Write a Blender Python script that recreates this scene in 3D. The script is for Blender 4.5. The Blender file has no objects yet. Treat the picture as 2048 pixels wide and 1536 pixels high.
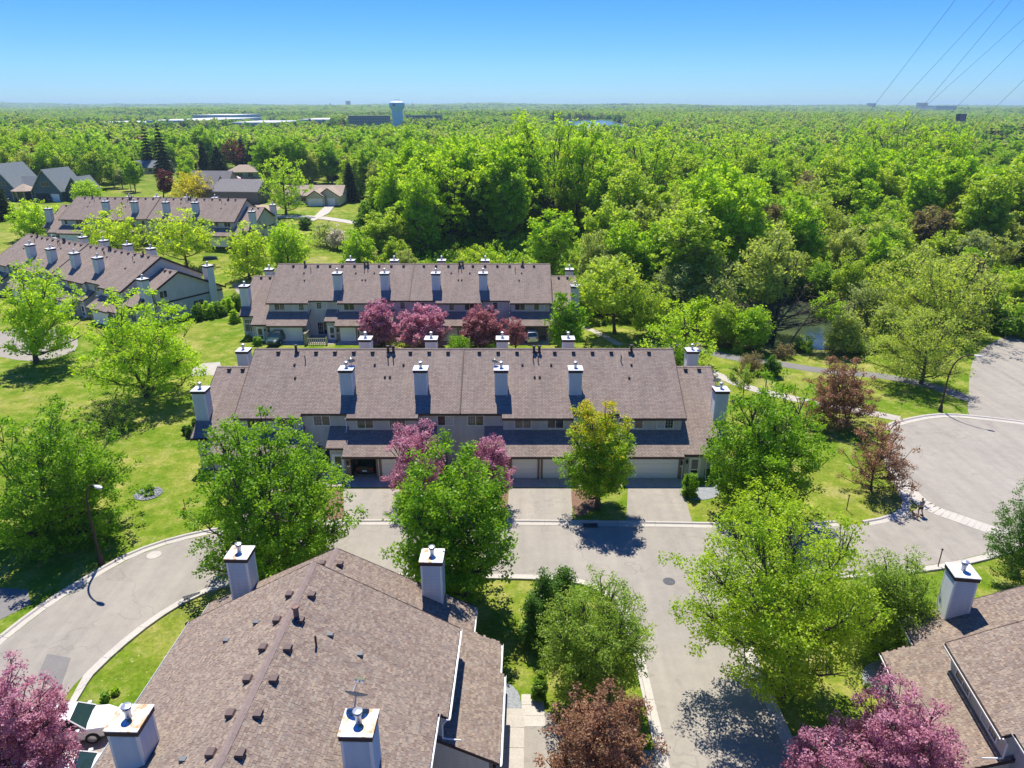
import bpy, math, random
import numpy as np
from mathutils import Vector, Matrix
R = math.radians
rng = np.random.default_rng(7)
random.seed(7)
C = bpy.context.scene.collection
scene = bpy.context.scene

# ------------------------------------------------------------------ camera, sky, sun
PITCH = R(21.4); FPX = 1421.0; CAMZ = 33.0
cam_data = bpy.data.cameras.new("camera"); cam = bpy.data.objects.new("camera", cam_data); C.objects.link(cam)
cam.location = (0, 0, CAMZ); cam.rotation_euler = (math.pi / 2 - PITCH, 0, 0)
cam_data.angle = 2 * math.atan(1024 / FPX); cam_data.clip_start = 0.5; cam_data.clip_end = 30000
scene.camera = cam
SUN_EL, SUN_AZ = R(62), R(-10)          # azimuth measured from +Y towards +X
world = bpy.data.worlds.new("World"); scene.world = world; world.use_nodes = True
wn = world.node_tree; wn.nodes.clear()
wo = wn.nodes.new('ShaderNodeOutputWorld'); wb = wn.nodes.new('ShaderNodeBackground')
sky = wn.nodes.new('ShaderNodeTexSky'); sky.sky_type = 'NISHITA'; sky.sun_disc = False
sky.sun_elevation = SUN_EL; sky.sun_rotation = SUN_AZ
sky.altitude = 300; sky.air_density = 1.0; sky.dust_density = 0.0; sky.ozone_density = 5.0
hs = wn.nodes.new('ShaderNodeHueSaturation'); hs.inputs['Saturation'].default_value = 1.35; hs.inputs['Value'].default_value = 1.0
wn.links.new(sky.outputs[0], hs.inputs['Color']); tint = wn.nodes.new('ShaderNodeMix'); tint.data_type = 'RGBA'; tint.blend_type = 'MULTIPLY'; tint.inputs[0].default_value = 1; tint.inputs[7].default_value = (.43, .68, 1.12, 1)
wn.links.new(hs.outputs[0], tint.inputs[6]); wn.links.new(tint.outputs[2], wb.inputs['Color'])
wb.inputs['Strength'].default_value = 0.088
wn.links.new(wb.outputs[0], wo.inputs['Surface'])
sd = bpy.data.lights.new("sun", 'SUN'); sd.energy = 4.8; sd.angle = R(0.5); sd.color = (1.0, 0.925, 0.81)
sun = bpy.data.objects.new("sun", sd); C.objects.link(sun)
sv = Vector((math.sin(SUN_AZ) * math.cos(SUN_EL), math.cos(SUN_AZ) * math.cos(SUN_EL), math.sin(SUN_EL)))
sun.rotation_euler = sv.to_track_quat('Z', 'Y').to_euler(); sun.location = (0, 0, 200)
vs = scene.view_settings
vs.view_transform = 'Standard'; vs.look = 'None'; vs.exposure = 0.62; vs.gamma = 1.0; vs.use_curve_mapping = False
cy = scene.cycles
cy.max_bounces = 6; cy.diffuse_bounces = 3; cy.glossy_bounces = 2; cy.transmission_bounces = 3; cy.transparent_max_bounces = 6
cy.volume_bounces = 0; cy.use_denoising = True; cy.caustics_reflective = False; cy.caustics_refractive = False
try: cy.denoiser = 'OPENIMAGEDENOISE'
except Exception: pass
cy.sample_clamp_indirect = 4

# ------------------------------------------------------------------ where a measured sight line meets a height
SP, CP = math.sin(PITCH), math.cos(PITCH)
def ray(px, py):
    u = (px - 1024) / FPX; v = (py - 768) / FPX
    return u, CP - v * SP, -SP - v * CP
def P(px, py, z=0.0):
    u, dy, dz = ray(px, py); t = (z - CAMZ) / dz
    return (u * t, dy * t)
def zat(py, Y):
    _, dy, dz = ray(0, py); return CAMZ + Y * dz / dy
def xat(px, Y, z):
    return (px - 1024) / FPX * (Y * CP + (CAMZ - z) * SP)
def sst(t):
    t = np.clip(t, 0, 1); return t * t * (3 - 2 * t)
def terrain(x, y):
    x = np.asarray(x, float); y = np.asarray(y, float)
    a = 2.7 * sst((y - 148) / 18) * sst((-34 - x) / 26)
    b = 34 * sst((y - 2200) / 5000) * (0.5 + 0.28 * np.sin(x / 1100 + 1.1) + 0.22 * np.sin(x / 430 + y / 900)) + 9 * sst((y - 900) / 900) * np.sin(x / 260 + y / 400) * np.sin(y / 310) + 17 * sst((y - 6000) / 2500) * sst((-x + 300) / 3000)
    return a + b
def tz(x, y): return float(terrain(x, y))
def Pt(px, py):
    z = 0.0
    for _ in range(6):
        x, y = P(px, py, z); z = tz(x, y)
    return x, y, z

# ------------------------------------------------------------------ object helpers
def link(o, parent=None):
    C.objects.link(o)
    if parent is not None: o.parent = parent
    return o
def tag(o, label=None, cat=None, group=None, kind=None):
    if label: o['label'] = label
    if cat: o['category'] = cat
    if group: o['group'] = group
    if kind: o['kind'] = kind
    return o
def empty(name, loc=(0, 0, 0), rz=0.0):
    o = bpy.data.objects.new(name, None); C.objects.link(o); o.location = loc; o.rotation_euler = (0, 0, rz)
    o.empty_display_size = 0.3
    return o
def mob(name, mesh, parent=None, loc=(0, 0, 0), rz=0.0, rot=None, sc=None):
    o = bpy.data.objects.new(name, mesh); link(o, parent); o.location = loc
    o.rotation_euler = rot if rot is not None else (0, 0, rz)
    if sc is not None: o.scale = sc if hasattr(sc, '__len__') else (sc,) * 3
    return o
def copy_tree(o, parent=None):
    c = o.copy(); C.objects.link(c)
    if parent is not None: c.parent = parent
    for ch in list(o.children): copy_tree(ch, c)
    return c
class MB:
    """Collects polygons with a material slot and optional UVs."""
    def __init__(s): s.v = []; s.f = []; s.m = []; s.uv = []
    def poly(s, pts, m=0, uv=None):
        b = len(s.v); s.v += [tuple(p) for p in pts]; s.f.append(tuple(range(b, b + len(pts)))); s.m.append(m)
        s.uv.append(uv if uv else [(p[0] + p[1] * 0.0, p[2]) for p in pts])
    def box(s, x0, x1, y0, y1, z0, z1, m=0):
        a = [(x0, y0, z0), (x1, y0, z0), (x1, y1, z0), (x0, y1, z0), (x0, y0, z1), (x1, y0, z1), (x1, y1, z1), (x0, y1, z1)]
        for q in ((3, 2, 1, 0), (4, 5, 6, 7), (0, 1, 5, 4), (1, 2, 6, 5), (2, 3, 7, 6), (3, 0, 4, 7)):
            pts = [a[i] for i in q]
            s.poly(pts, m, [(p[0] + p[1], p[2]) for p in pts])
    def obox(s, c, ax, ay, az, m=0):
        c, ax, ay, az = (Vector(q) for q in (c, ax, ay, az))
        a = [c + i * ax + j * ay + k * az for k in (-1, 1) for j, i in ((-1, -1), (-1, 1), (1, 1), (1, -1))]
        for q in ((3, 2, 1, 0), (4, 5, 6, 7), (0, 1, 5, 4), (1, 2, 6, 5), (2, 3, 7, 6), (3, 0, 4, 7)):
            s.poly([a[i] for i in q], m)
    def prism(s, prof, x0, x1, m=0, axis='x'):
        """profile (a,z) pushed along x (a=y) or along y (a=x); profile counter-clockwise seen from +axis"""
        def pt(a, z, t): return (t, a, z) if axis == 'x' else (a, t, z)
        n = len(prof)
        e1 = [pt(a, z, x1) for a, z in prof]; e0 = [pt(a, z, x0) for a, z in reversed(prof)]
        s.poly(e1, m, [(a, z) for a, z in prof]); s.poly(e0, m, [(a, z) for a, z in reversed(prof)])
        for i in range(n):
            a, b = prof[i], prof[(i + 1) % n]
            s.poly([pt(*a, x0), pt(*b, x0), pt(*b, x1), pt(*a, x1)], m, [(x0, a[1]), (x0, b[1]), (x1, b[1]), (x1, a[1])])
    def tube(s, path, rad, n=8, m=0, cap=True):
        path = [Vector(p) for p in path]; k = len(path)
        if not hasattr(rad, '__len__'): rad = [rad] * k
        rings = []; up = Vector((0, 0, 1)); prev = None
        for i, p in enumerate(path):
            d = (path[min(i + 1, k - 1)] - path[max(i - 1, 0)]).normalized()
            if prev is None: e = d.cross(up) if abs(d.dot(up)) < 0.95 else d.cross(Vector((1, 0, 0)))
            else: e = prev - d * prev.dot(d)
            e.normalize(); prev = e; g = d.cross(e)
            rings.append([p + (e * math.cos(2 * math.pi * j / n) + g * math.sin(2 * math.pi * j / n)) * rad[i] for j in range(n)])
        for i in range(k - 1):
            for j in range(n):
                s.poly([rings[i][j], rings[i][(j + 1) % n], rings[i + 1][(j + 1) % n], rings[i + 1][j]], m)
        if cap: s.poly(rings[0][::-1], m); s.poly(rings[-1], m)
    def lathe(s, prof, n=16, m=0, c=(0, 0)):
        """prof: (r,z) list from bottom to top, outward"""
        for (r0, z0), (r1, z1) in zip(prof, prof[1:]):
            for j in range(n):
                a0, a1 = 2 * math.pi * j / n, 2 * math.pi * (j + 1) / n
                q = [(c[0] + r0 * math.cos(a0), c[1] + r0 * math.sin(a0), z0), (c[0] + r0 * math.cos(a1), c[1] + r0 * math.sin(a1), z0),
                     (c[0] + r1 * math.cos(a1), c[1] + r1 * math.sin(a1), z1), (c[0] + r1 * math.cos(a0), c[1] + r1 * math.sin(a0), z1)]
                if r0 < 1e-6: q = q[1:]
                elif r1 < 1e-6: q = q[:3]
                s.poly(q, m)
    def mesh(s, name, mats, smooth=False):
        me = bpy.data.meshes.new(name); me.from_pydata(s.v, [], s.f)
        for m in (mats if isinstance(mats, (list, tuple)) else [mats]): me.materials.append(m)
        me.polygons.foreach_set('material_index', s.m)
        uvl = me.uv_layers.new(name='UVMap')
        uvl.data.foreach_set('uv', [c for f in s.uv for p in f for c in p])
        if smooth: me.polygons.foreach_set('use_smooth', [True] * len(s.f))
        me.update(); return me
    def build(s, name, mats, parent=None, loc=(0, 0, 0), rz=0.0, smooth=False):
        return mob(name, s.mesh(name, mats, smooth), parent, loc, rz)
def np_mesh(name, V, F, mats, face_attr=None, mi=None, smooth=False):
    me = bpy.data.meshes.new(name); V = np.asarray(V, np.float32); F = np.asarray(F, np.int32)
    me.vertices.add(len(V)); me.vertices.foreach_set('co', V.ravel())
    k = F.shape[1]; me.loops.add(F.size); me.loops.foreach_set('vertex_index', F.ravel())
    me.polygons.add(len(F)); me.polygons.foreach_set('loop_start', np.arange(0, F.size, k, dtype=np.int32))
    for m in (mats if isinstance(mats, (list, tuple)) else [mats]): me.materials.append(m)
    if mi is not None: me.polygons.foreach_set('material_index', np.asarray(mi, np.int32))
    if face_attr is not None:
        at = me.attributes.new('tint', 'FLOAT', 'FACE'); at.data.foreach_set('value', np.asarray(face_attr, np.float32))
    if smooth: me.polygons.foreach_set('use_smooth', np.ones(len(F), bool))
    me.update(calc_edges=True); return me

# ------------------------------------------------------------------ materials
def mat(name, color=(.5, .5, .5), rough=.7, metal=0.0, spec=.3):
    m = bpy.data.materials.new(name); m.use_nodes = True
    b = m.node_tree.nodes['Principled BSDF']
    b.inputs['Base Color'].default_value = (*color, 1); b.inputs['Roughness'].default_value = rough
    b.inputs['Metallic'].default_value = metal; b.inputs['Specular IOR Level'].default_value = spec
    return m
class NT:
    def __init__(s, m): s.t = m.node_tree; s.n = s.t.nodes; s.b = s.n.get('Principled BSDF')
    def add(s, typ, **kw):
        n = s.n.new(typ)
        for k, v in kw.items(): setattr(n, k, v)
        return n
    def l(s, a, b): s.t.links.new(a, b)
    def coords(s, kind='Object', scale=(1, 1, 1)):
        tc = s.add('ShaderNodeTexCoord'); mp = s.add('ShaderNodeMapping'); mp.inputs['Scale'].default_value = scale
        s.l(tc.outputs[kind], mp.inputs['Vector']); return mp.outputs[0]
    def noise(s, vec, scale, detail=4, rough=.55):
        n = s.add('ShaderNodeTexNoise'); n.inputs['Scale'].default_value = scale; n.inputs['Detail'].default_value = detail
        n.inputs['Roughness'].default_value = rough
        if vec is not None: s.l(vec, n.inputs['Vector'])
        return n.outputs['Fac']
    def ramp(s, fac, stops):
        r = s.add('ShaderNodeValToRGB'); e = r.color_ramp.elements
        while len(e) < len(stops): e.new(.5)
        for el, (p, c) in zip(e, stops): el.position = p; el.color = (*c, 1)
        s.l(fac, r.inputs['Fac']); return r.outputs['Color']
    def mix(s, fac, a, b, typ='MIX'):
        m = s.add('ShaderNodeMix', data_type='RGBA', blend_type=typ)
        for sock, val in ((m.inputs[0], fac), (m.inputs[6], a), (m.inputs[7], b)):
            if hasattr(val, 'is_output'): s.l(val, sock)
            elif hasattr(val, '__len__'): sock.default_value = (*val, 1)
            else: sock.default_value = val
        return m.outputs[2]
    def math(s, op, a, b=0.0):
        m = s.add('ShaderNodeMath', operation=op)
        for sock, val in ((m.inputs[0], a), (m.inputs[1], b)):
            if hasattr(val, 'is_output'): s.l(val, sock)
            else: sock.default_value = val
        return m.outputs[0]
    def bump(s, h, strength=.3, dist=.05):
        b = s.add('ShaderNodeBump'); b.inputs['Strength'].default_value = strength; b.inputs['Distance'].default_value = dist
        s.l(h, b.inputs['Height']); s.l(b.outputs[0], s.b.inputs['Normal'])
    def attr(s, name):
        a = s.add('ShaderNodeAttribute', attribute_name=name); return a.outputs['Fac']
    def base(s, c): s.l(c, s.b.inputs['Base Color'])
def noisy(name, c1, c2, scale=3.0, rough=.8, bump=.2, detail=5, fine=None, spec=.2):
    m = mat(name, c1, rough, spec=spec); t = NT(m); v = t.coords('Object')
    f = t.noise(v, scale, detail); col = t.ramp(f, [(.32, c1), (.68, c2)])
    if fine:
        g = t.noise(v, fine, 3, .6); col = t.mix(.5, col, t.ramp(g, [(.3, tuple(c * .75 for c in c1)), (.7, tuple(min(1, c * 1.2) for c in c2))]))
    t.base(col)
    if bump: t.bump(t.noise(v, (fine or scale * 6), 4), bump, .02)
    return m

def shingle_material(name='asphalt_shingle'):
    m = mat(name, (.2, .17, .15), .92, spec=.15); t = NT(m); v = t.coords('UV')
    br = t.add('ShaderNodeTexBrick'); br.offset = .37; br.offset_frequency = 2; br.squash = 1.0
    t.l(v, br.inputs['Vector']); br.inputs['Scale'].default_value = 1
    br.inputs['Brick Width'].default_value = .33; br.inputs['Row Height'].default_value = .17
    br.inputs['Mortar Size'].default_value = .022; br.inputs['Mortar Smooth'].default_value = .2; br.inputs['Bias'].default_value = 0
    br.inputs['Color1'].default_value = (0, 0, 0, 1); br.inputs['Color2'].default_value = (1, 1, 1, 1); br.inputs['Mortar'].default_value = (.5, .5, .5, 1)
    col = t.ramp(br.outputs['Color'], [(0, (.225, .17, .145)), (.3, (.33, .265, .225)), (.5, (.275, .235, .215)), (.75, (.39, .32, .265)), (1, (.35, .31, .275))])
    col = t.mix(br.outputs['Fac'], col, (.10, .075, .07))
    big = t.noise(v, .35, 3); col = t.mix(.35, col, t.ramp(big, [(.3, (.27, .22, .19)), (.7, (.34, .285, .245))]))
    gr = t.noise(v, 60, 2); col = t.mix(.18, col, gr, 'OVERLAY')
    stv = t.coords('UV', (1.1, .13, 1)); sk = t.noise(stv, 1.0, 4, .6); col = t.mix(.55, col, t.ramp(sk, [(.35, (.43, .42, .42)), (.6, (.56, .545, .52))]), 'OVERLAY')
    t.base(col)
    inv = t.math('SUBTRACT', 1.0, br.outputs['Fac']); t.bump(inv, .6, .012)
    return m
def siding_material(name, c, pitch=.11):
    m = mat(name, c, .6, spec=.25); t = NT(m); tc = t.add('ShaderNodeTexCoord'); sp = t.add('ShaderNodeSeparateXYZ')
    t.l(tc.outputs['Object'], sp.inputs[0])
    fr = t.math('FRACT', t.math('MULTIPLY', sp.outputs['Z'], 1 / pitch))
    line = t.math('LESS_THAN', fr, .13)
    g = t.noise(tc.outputs['Object'], 1.3, 3)
    col = t.ramp(g, [(.3, tuple(q * .93 for q in c)), (.7, c)])
    dk = t.noise(t.coords('Object', (3.2, 3.2, .35)), 1.0, 4, .6); col = t.mix(.5, col, t.ramp(dk, [(.35, (.40, .385, .37)), (.6, (.53, .53, .53))]), 'OVERLAY')
    t.base(t.mix(line, col, tuple(q * .6 for q in c)))
    t.bump(t.math('SUBTRACT', 1.0, fr), .8, .02)
    return m
def brick_material(name, c1, c2):
    m = mat(name, c1, .9); t = NT(m); tc = t.add('ShaderNodeTexCoord'); sp = t.add('ShaderNodeSeparateXYZ'); t.l(tc.outputs['Object'], sp.inputs[0])
    cb = t.add('ShaderNodeCombineXYZ'); t.l(t.math('ADD', sp.outputs['X'], sp.outputs['Y']), cb.inputs[0]); t.l(sp.outputs['Z'], cb.inputs[1])
    br = t.add('ShaderNodeTexBrick'); t.l(cb.outputs[0], br.inputs['Vector']); br.inputs['Scale'].default_value = 1
    br.inputs['Brick Width'].default_value = .21; br.inputs['Row Height'].default_value = .075; br.inputs['Mortar Size'].default_value = .008
    br.inputs['Color1'].default_value = (*c1, 1); br.inputs['Color2'].default_value = (*c2, 1); br.inputs['Mortar'].default_value = (.3, .27, .24, 1)
    t.base(br.outputs['Color']); t.bump(t.math('SUBTRACT', 1.0, br.outputs['Fac']), .5, .01); return m
def leaf_material(name, c1, c2, trans=1.6, gloss=.015, rand=0.0, tm=(1.05, 1.0, .45)):
    m = bpy.data.materials.new(name); m.use_nodes = True; t = NT(m); t.n.remove(t.b)
    out = t.n['Material Output']; a = t.attr('tint')
    if rand:
        oi = t.add('ShaderNodeObjectInfo'); a = t.math('ADD', t.math('MULTIPLY', a, 1 - rand), t.math('MULTIPLY', oi.outputs['Random'], rand))
    col = t.ramp(a, [(0, c1), (1, c2)] if name != 'leaf_golden' else [(.15, (.13, .34, .012)), (.38, (.30, .48, .02)), (.56, (.58, .53, .03)), (.85, (.78, .42, .04))])
    d = t.add('ShaderNodeBsdfDiffuse'); t.l(col, d.inputs['Color'])
    tr = t.add('ShaderNodeBsdfTranslucent'); t.l(t.mix(1.0, col, tuple(trans * q for q in tm), 'MULTIPLY'), tr.inputs['Color'])
    mx = t.add('ShaderNodeMixShader'); mx.inputs[0].default_value = .5; t.l(d.outputs[0], mx.inputs[1]); t.l(tr.outputs[0], mx.inputs[2])
    g = t.add('ShaderNodeBsdfGlossy'); g.inputs['Roughness'].default_value = .45; g.inputs['Color'].default_value = (.9, .95, .9, 1)
    m2 = t.add('ShaderNodeMixShader'); m2.inputs[0].default_value = gloss; t.l(mx.outputs[0], m2.inputs[1]); t.l(g.outputs[0], m2.inputs[2])
    t.l(m2.outputs[0], out.inputs['Surface']); return m

M = {}
M['shingle'] = shingle_material()
def tab_material():
    m = mat('shingle_tabs', (.2, .17, .15), .93, spec=.12); t = NT(m); a = t.attr('tint')
    col = t.ramp(a, [(0, (.185, .135, .113)), (.25, (.275, .212, .17)), (.5, (.225, .188, .17)), (.75, (.345, .275, .21)), (1, (.30, .265, .225))])
    v = t.coords('Object'); g = t.noise(v, 70, 2); col = t.mix(.2, col, g, 'OVERLAY')
    sk = t.noise(t.coords('Object', (1.2, .16, .16)), 1.0, 4, .6); col = t.mix(.6, col, t.ramp(sk, [(.33, (.40, .395, .395)), (.62, (.58, .565, .54))]), 'OVERLAY')
    big = t.noise(v, .3, 3); col = t.mix(.25, col, t.ramp(big, [(.3, (.20, .163, .14)), (.7, (.27, .222, .185))])); t.base(col); return m
M['tabs'] = tab_material()
M['roof_dark'] = mat('roof_gap_shade', (.06, .048, .045), .95)  # dark base under the near tabs, painting edge shadow into their gaps
M['trim'] = mat('brown_trim', (.045, .028, .028), .6)
M['white'] = mat('white_paint', (.74, .75, .76), .5)
M['door_white'] = mat('garage_white', (.78, .8, .82), .45)
M['siding'] = siding_material('grey_siding', (.60, .59, .55))
M['siding_warm'] = siding_material('warm_siding', (.52, .47, .41))
M['brick'] = brick_material('brown_brick', (.19, .12, .085), (.28, .19, .13))
M['pipe'] = mat('dark_vent_pipe', (.06, .045, .045), .5)
M['vent'] = mat('brown_roof_vent', (.11, .075, .07), .6)
M['galv'] = mat('galvanised_steel', (.45, .48, .52), .35, .6)
M['glass'] = mat('window_glass', (.03, .035, .04), .08, spec=.6)
M['blind'] = noisy('window_blind', (.4, .42, .42), (.55, .57, .55), 8, .5, 0)
M['dark'] = mat('dark_interior', (.03, .03, .03), .9)
def cap_material():
    m = mat('metal_chimney_cap', (.7, .7, .7), .5, spec=.4); t = NT(m); v = t.coords('Object')
    f = t.noise(v, 1.9, 4, .6); oi = t.add('ShaderNodeObjectInfo')
    f2 = t.math('ADD', f, t.math('MULTIPLY', oi.outputs['Random'], .0))
    t.base(t.ramp(f2, [(.0, (.74, .75, .78)), (.50, (.74, .75, .78)), (.56, (.62, .42, .26)), (.66, (.42, .17, .06))])); return m
M['cap_rust'] = cap_material()
M['cap'] = noisy('pale_chimney_cap', (.72, .74, .78), (.62, .64, .68), 4, .45, 0)
# ------------------------------------------------------------------ ground, roads, kerbs
def catmull(pts, n=8, closed=False):
    pts = [Vector(p) for p in pts]; out = []
    N = len(pts); rngi = range(N if closed else N - 1)
    for i in rngi:
        p0 = pts[(i - 1) % N] if closed or i > 0 else pts[i]; p1 = pts[i]; p2 = pts[(i + 1) % N]
        p3 = pts[(i + 2) % N] if closed or i + 2 < N else p2
        for k in range(n):
            t = k / n
            out.append(0.5 * ((2 * p1) + (-p0 + p2) * t + (2 * p0 - 5 * p1 + 4 * p2 - p3) * t * t + (-p0 + 3 * p1 - 3 * p2 + p3) * t ** 3))
    if not closed: out.append(pts[-1])
    return out
def grass_material():
    m = mat('lawn_grass', (.1, .2, .02), .95, spec=.05); t = NT(m); v = t.coords('Object')
    big = t.noise(v, .085, 6, .68); mid = t.noise(v, .5, 5, .65); fine = t.noise(v, 3.5, 6, .8)
    dry = t.ramp(big, [(.36, (.09, .19, .012)), (.46, (.155, .245, .018)), (.55, (.28, .30, .05)), (.64, (.42, .37, .15))])
    c2 = t.ramp(mid, [(.36, (.06, .14, .008)), (.5, (.15, .23, .018)), (.61, (.34, .33, .10))])
    col = t.mix(.5, dry, c2); col = t.mix(.75, col, t.ramp(fine, [(.32, (.26, .28, .28)), (.5, (.5, .5, .5)), (.68, (.76, .72, .7))]), 'OVERLAY')
    pt_ = t.noise(v, 1.1, 5, .75); col = t.mix(t.math('MULTIPLY', t.math('GREATER_THAN', pt_, .635), .6), col, (.50, .44, .24))
    vs_ = t.add('ShaderNodeTexVoronoi'); vs_.inputs['Scale'].default_value = 1.6; t.l(v, vs_.inputs['Vector']); col = t.mix(t.math('MULTIPLY', t.math('LESS_THAN', vs_.outputs['Distance'], .075), .7), col, (.55, .52, .2))
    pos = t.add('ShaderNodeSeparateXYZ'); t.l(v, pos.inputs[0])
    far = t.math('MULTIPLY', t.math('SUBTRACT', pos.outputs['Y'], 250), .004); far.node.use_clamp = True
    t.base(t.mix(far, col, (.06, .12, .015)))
    t.bump(t.noise(v, 14, 3, .7), .9, .08); return m
M['grass'] = grass_material()
def asphalt_material(name='old_asphalt', tone=1.0):
    m = mat(name, (.3, .29, .28), .95, spec=.12); t = NT(m); v = t.coords('Object')
    a = t.noise(v, .12, 4, .6); b = t.noise(v, 1.2, 5, .6); g = t.noise(v, 25, 2, .7)
    c = t.ramp(a, [(.35, tuple(q * tone for q in (.272, .252, .218))), (.65, tuple(q * tone for q in (.348, .323, .28)))])
    c = t.mix(.35, c, t.ramp(b, [(.35, tuple(q * tone for q in (.245, .228, .208))), (.65, tuple(q * tone for q in (.362, .340, .29)))]))
    c = t.mix(.45, c, g, 'OVERLAY')
    st = t.noise(v, .55, 3, .5); c = t.mix(t.math('MULTIPLY', t.math('GREATER_THAN', st, .70), .3), c, (.16, .15, .14))
    wv2 = t.noise(t.coords('Object', (.9, .06, 1)), 1.0, 3, .5); c = t.mix(.25, c, t.ramp(wv2, [(.38, tuple(q * tone for q in (.25, .235, .215))), (.6, tuple(q * tone for q in (.372, .350, .30)))]))
    vo = t.add('ShaderNodeTexVoronoi', feature='DISTANCE_TO_EDGE'); vo.inputs['Scale'].default_value = .09
    wv = t.add('ShaderNodeVectorMath', operation='ADD'); nz = t.add('ShaderNodeTexNoise'); nz.inputs['Scale'].default_value = .5; t.l(v, nz.inputs['Vector'])
    sc = t.add('ShaderNodeVectorMath', operation='SCALE'); sc.inputs['Scale'].default_value = 4; t.l(nz.outputs['Color'], sc.inputs[0]); t.l(v, wv.inputs[0]); t.l(sc.outputs[0], wv.inputs[1])
    t.l(wv.outputs[0], vo.inputs['Vector'])
    cr = t.math('LESS_THAN', vo.outputs['Distance'], .0045)
    c = t.mix(t.math('MULTIPLY', cr, .2), c, (.12, .115, .11)); t.base(c)
    t.bump(g, .3, .01); return m
M['asphalt'] = asphalt_material()
M['asphalt_drive'] = asphalt_material('driveway_asphalt', 1.02)
M['asphalt_dark'] = noisy('patched_asphalt', (.17, .165, .16), (.23, .225, .215), .6, .95, .2, fine=20)
M['concrete'] = noisy('pale_concrete', (.42, .4, .36), (.52, .49, .44), .8, .9, .2, fine=18)
M['concrete_old'] = noisy('weathered_concrete', (.36, .34, .3), (.47, .44, .39), .7, .9, .2, fine=16)
M['mulch'] = noisy('brown_mulch', (.13, .07, .045), (.26, .17, .12), 3, .95, .5, fine=22)
M['stone'] = noisy('grey_gravel', (.16, .18, .2), (.34, .36, .38), 5, .9, .6, fine=14)
M['soil'] = noisy('bare_soil', (.3, .24, .16), (.42, .34, .23), .2, .95, .3, fine=5)
M['understory'] = noisy('wood_floor', (.10, .13, .03), (.2, .2, .07), .3, .95, .4, fine=3)
def ground():
    rr = np.concatenate([[0], np.geomspace(4, 13500, 84)]); na = 144
    aa = np.linspace(0, 2 * np.pi, na, endpoint=False)
    V = [(0, 0, 0)]
    for r in rr[1:]:
        x = r * np.sin(aa); y = r * np.cos(aa); z = terrain(x, y)
        V += list(zip(x, y, z))
    F = []
    for i in range(len(rr) - 2):
        for j in range(na):
            a = 1 + i * na + j; b = 1 + i * na + (j + 1) % na; F.append((a, a + na, b + na, b))
    F3 = [(0, 1 + j, 1 + (j + 1) % na) for j in range(na)]
    me = bpy.data.meshes.new('ground'); me.from_pydata([tuple(map(float, v)) for v in V], [], F + F3); me.materials.append(M['grass'])
    o = mob('ground', me); tag(o, 'patchy spring lawn and open ground under the whole neighbourhood', kind='structure')
ground()
def sheet(name, pts, z, m, label=None, kind='structure', px=True, n=0, dz=None):
    """flat sheet from outline points (world x,y)"""
    w = [Vector((p[0], p[1])) for p in pts]
    if n: w = catmull([(p[0], p[1], 0) for p in w], n, True)
    mb = MB(); mb.poly([(p[0], p[1], (z + (tz(p[0], p[1]) if dz else 0))) for p in w])
    me = mb.mesh(name, m); o = mob(name, me); 
    if me.polygons[0].normal.z < 0: me.flip_normals()
    if kind: o['kind'] = kind
    if label: o['label'] = label
    return o
def W(*pp, z=0.0): return [P(a, b, z) for a, b in pp]
def ribbon_pts(line, off):
    out = []
    for i, p in enumerate(line):
        d = (line[min(i + 1, len(line) - 1)] - line[max(i - 1, 0)]); d.z = 0; d.normalize(); nrm = Vector((-d.y, d.x, 0)); out.append(p + nrm * off)
    return out
kerb_profile = [(0, .015), (.42, .03), (.5, .13), (.68, .14), (.68, -.02), (0, -.02)]
def kerb(name, wpts, side, label, n=6, slab=3.0, w=1.0, mt='concrete', parent=None):
    """gutter and kerb cast in slabs along a line; side=+1 grows to the left of travel"""
    line = catmull([(a, b, 0) for a, b in wpts], n)
    # resample
    L = [0]
    for a, b in zip(line, line[1:]): L.append(L[-1] + (b - a).length)
    tot = L[-1]; k = max(1, int(tot / slab)); step = tot / k
    def at(s):
        s = min(max(s, 0), tot - 1e-6)
        for i in range(len(L) - 1):
            if L[i + 1] >= s:
                t = (s - L[i]) / max(1e-9, L[i + 1] - L[i]); return line[i].lerp(line[i + 1], t), (line[i + 1] - line[i]).normalized()
        return line[-1], (line[-1] - line[-2]).normalized()
    root = empty(name, (line[0].x, line[0].y, 0)); tag(root, label, 'kerb', kind='structure')
    for q in range(k):
        mb = MB(); rings = []
        for t in (0.004, .5, .996):
            p, d = at((q + t) * step); nrm = Vector((-d.y, d.x, 0)) * side
            rings.append([(p.x + nrm.x * a * w - root.location.x, p.y + nrm.y * a * w - root.location.y, z) for a, z in kerb_profile])
        for a, b in zip(rings, rings[1:]):
            for j in range(len(a)):
                jj = (j + 1) % len(a); qd = [a[j], b[j], b[jj], a[jj]]
                mb.poly(qd if side > 0 else qd[::-1])
        mb.poly(rings[0] if side > 0 else rings[0][::-1]); mb.poly(rings[-1][::-1] if side > 0 else rings[-1])
        mb.build('kerb_slab', M[mt], root)
    return root

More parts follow.
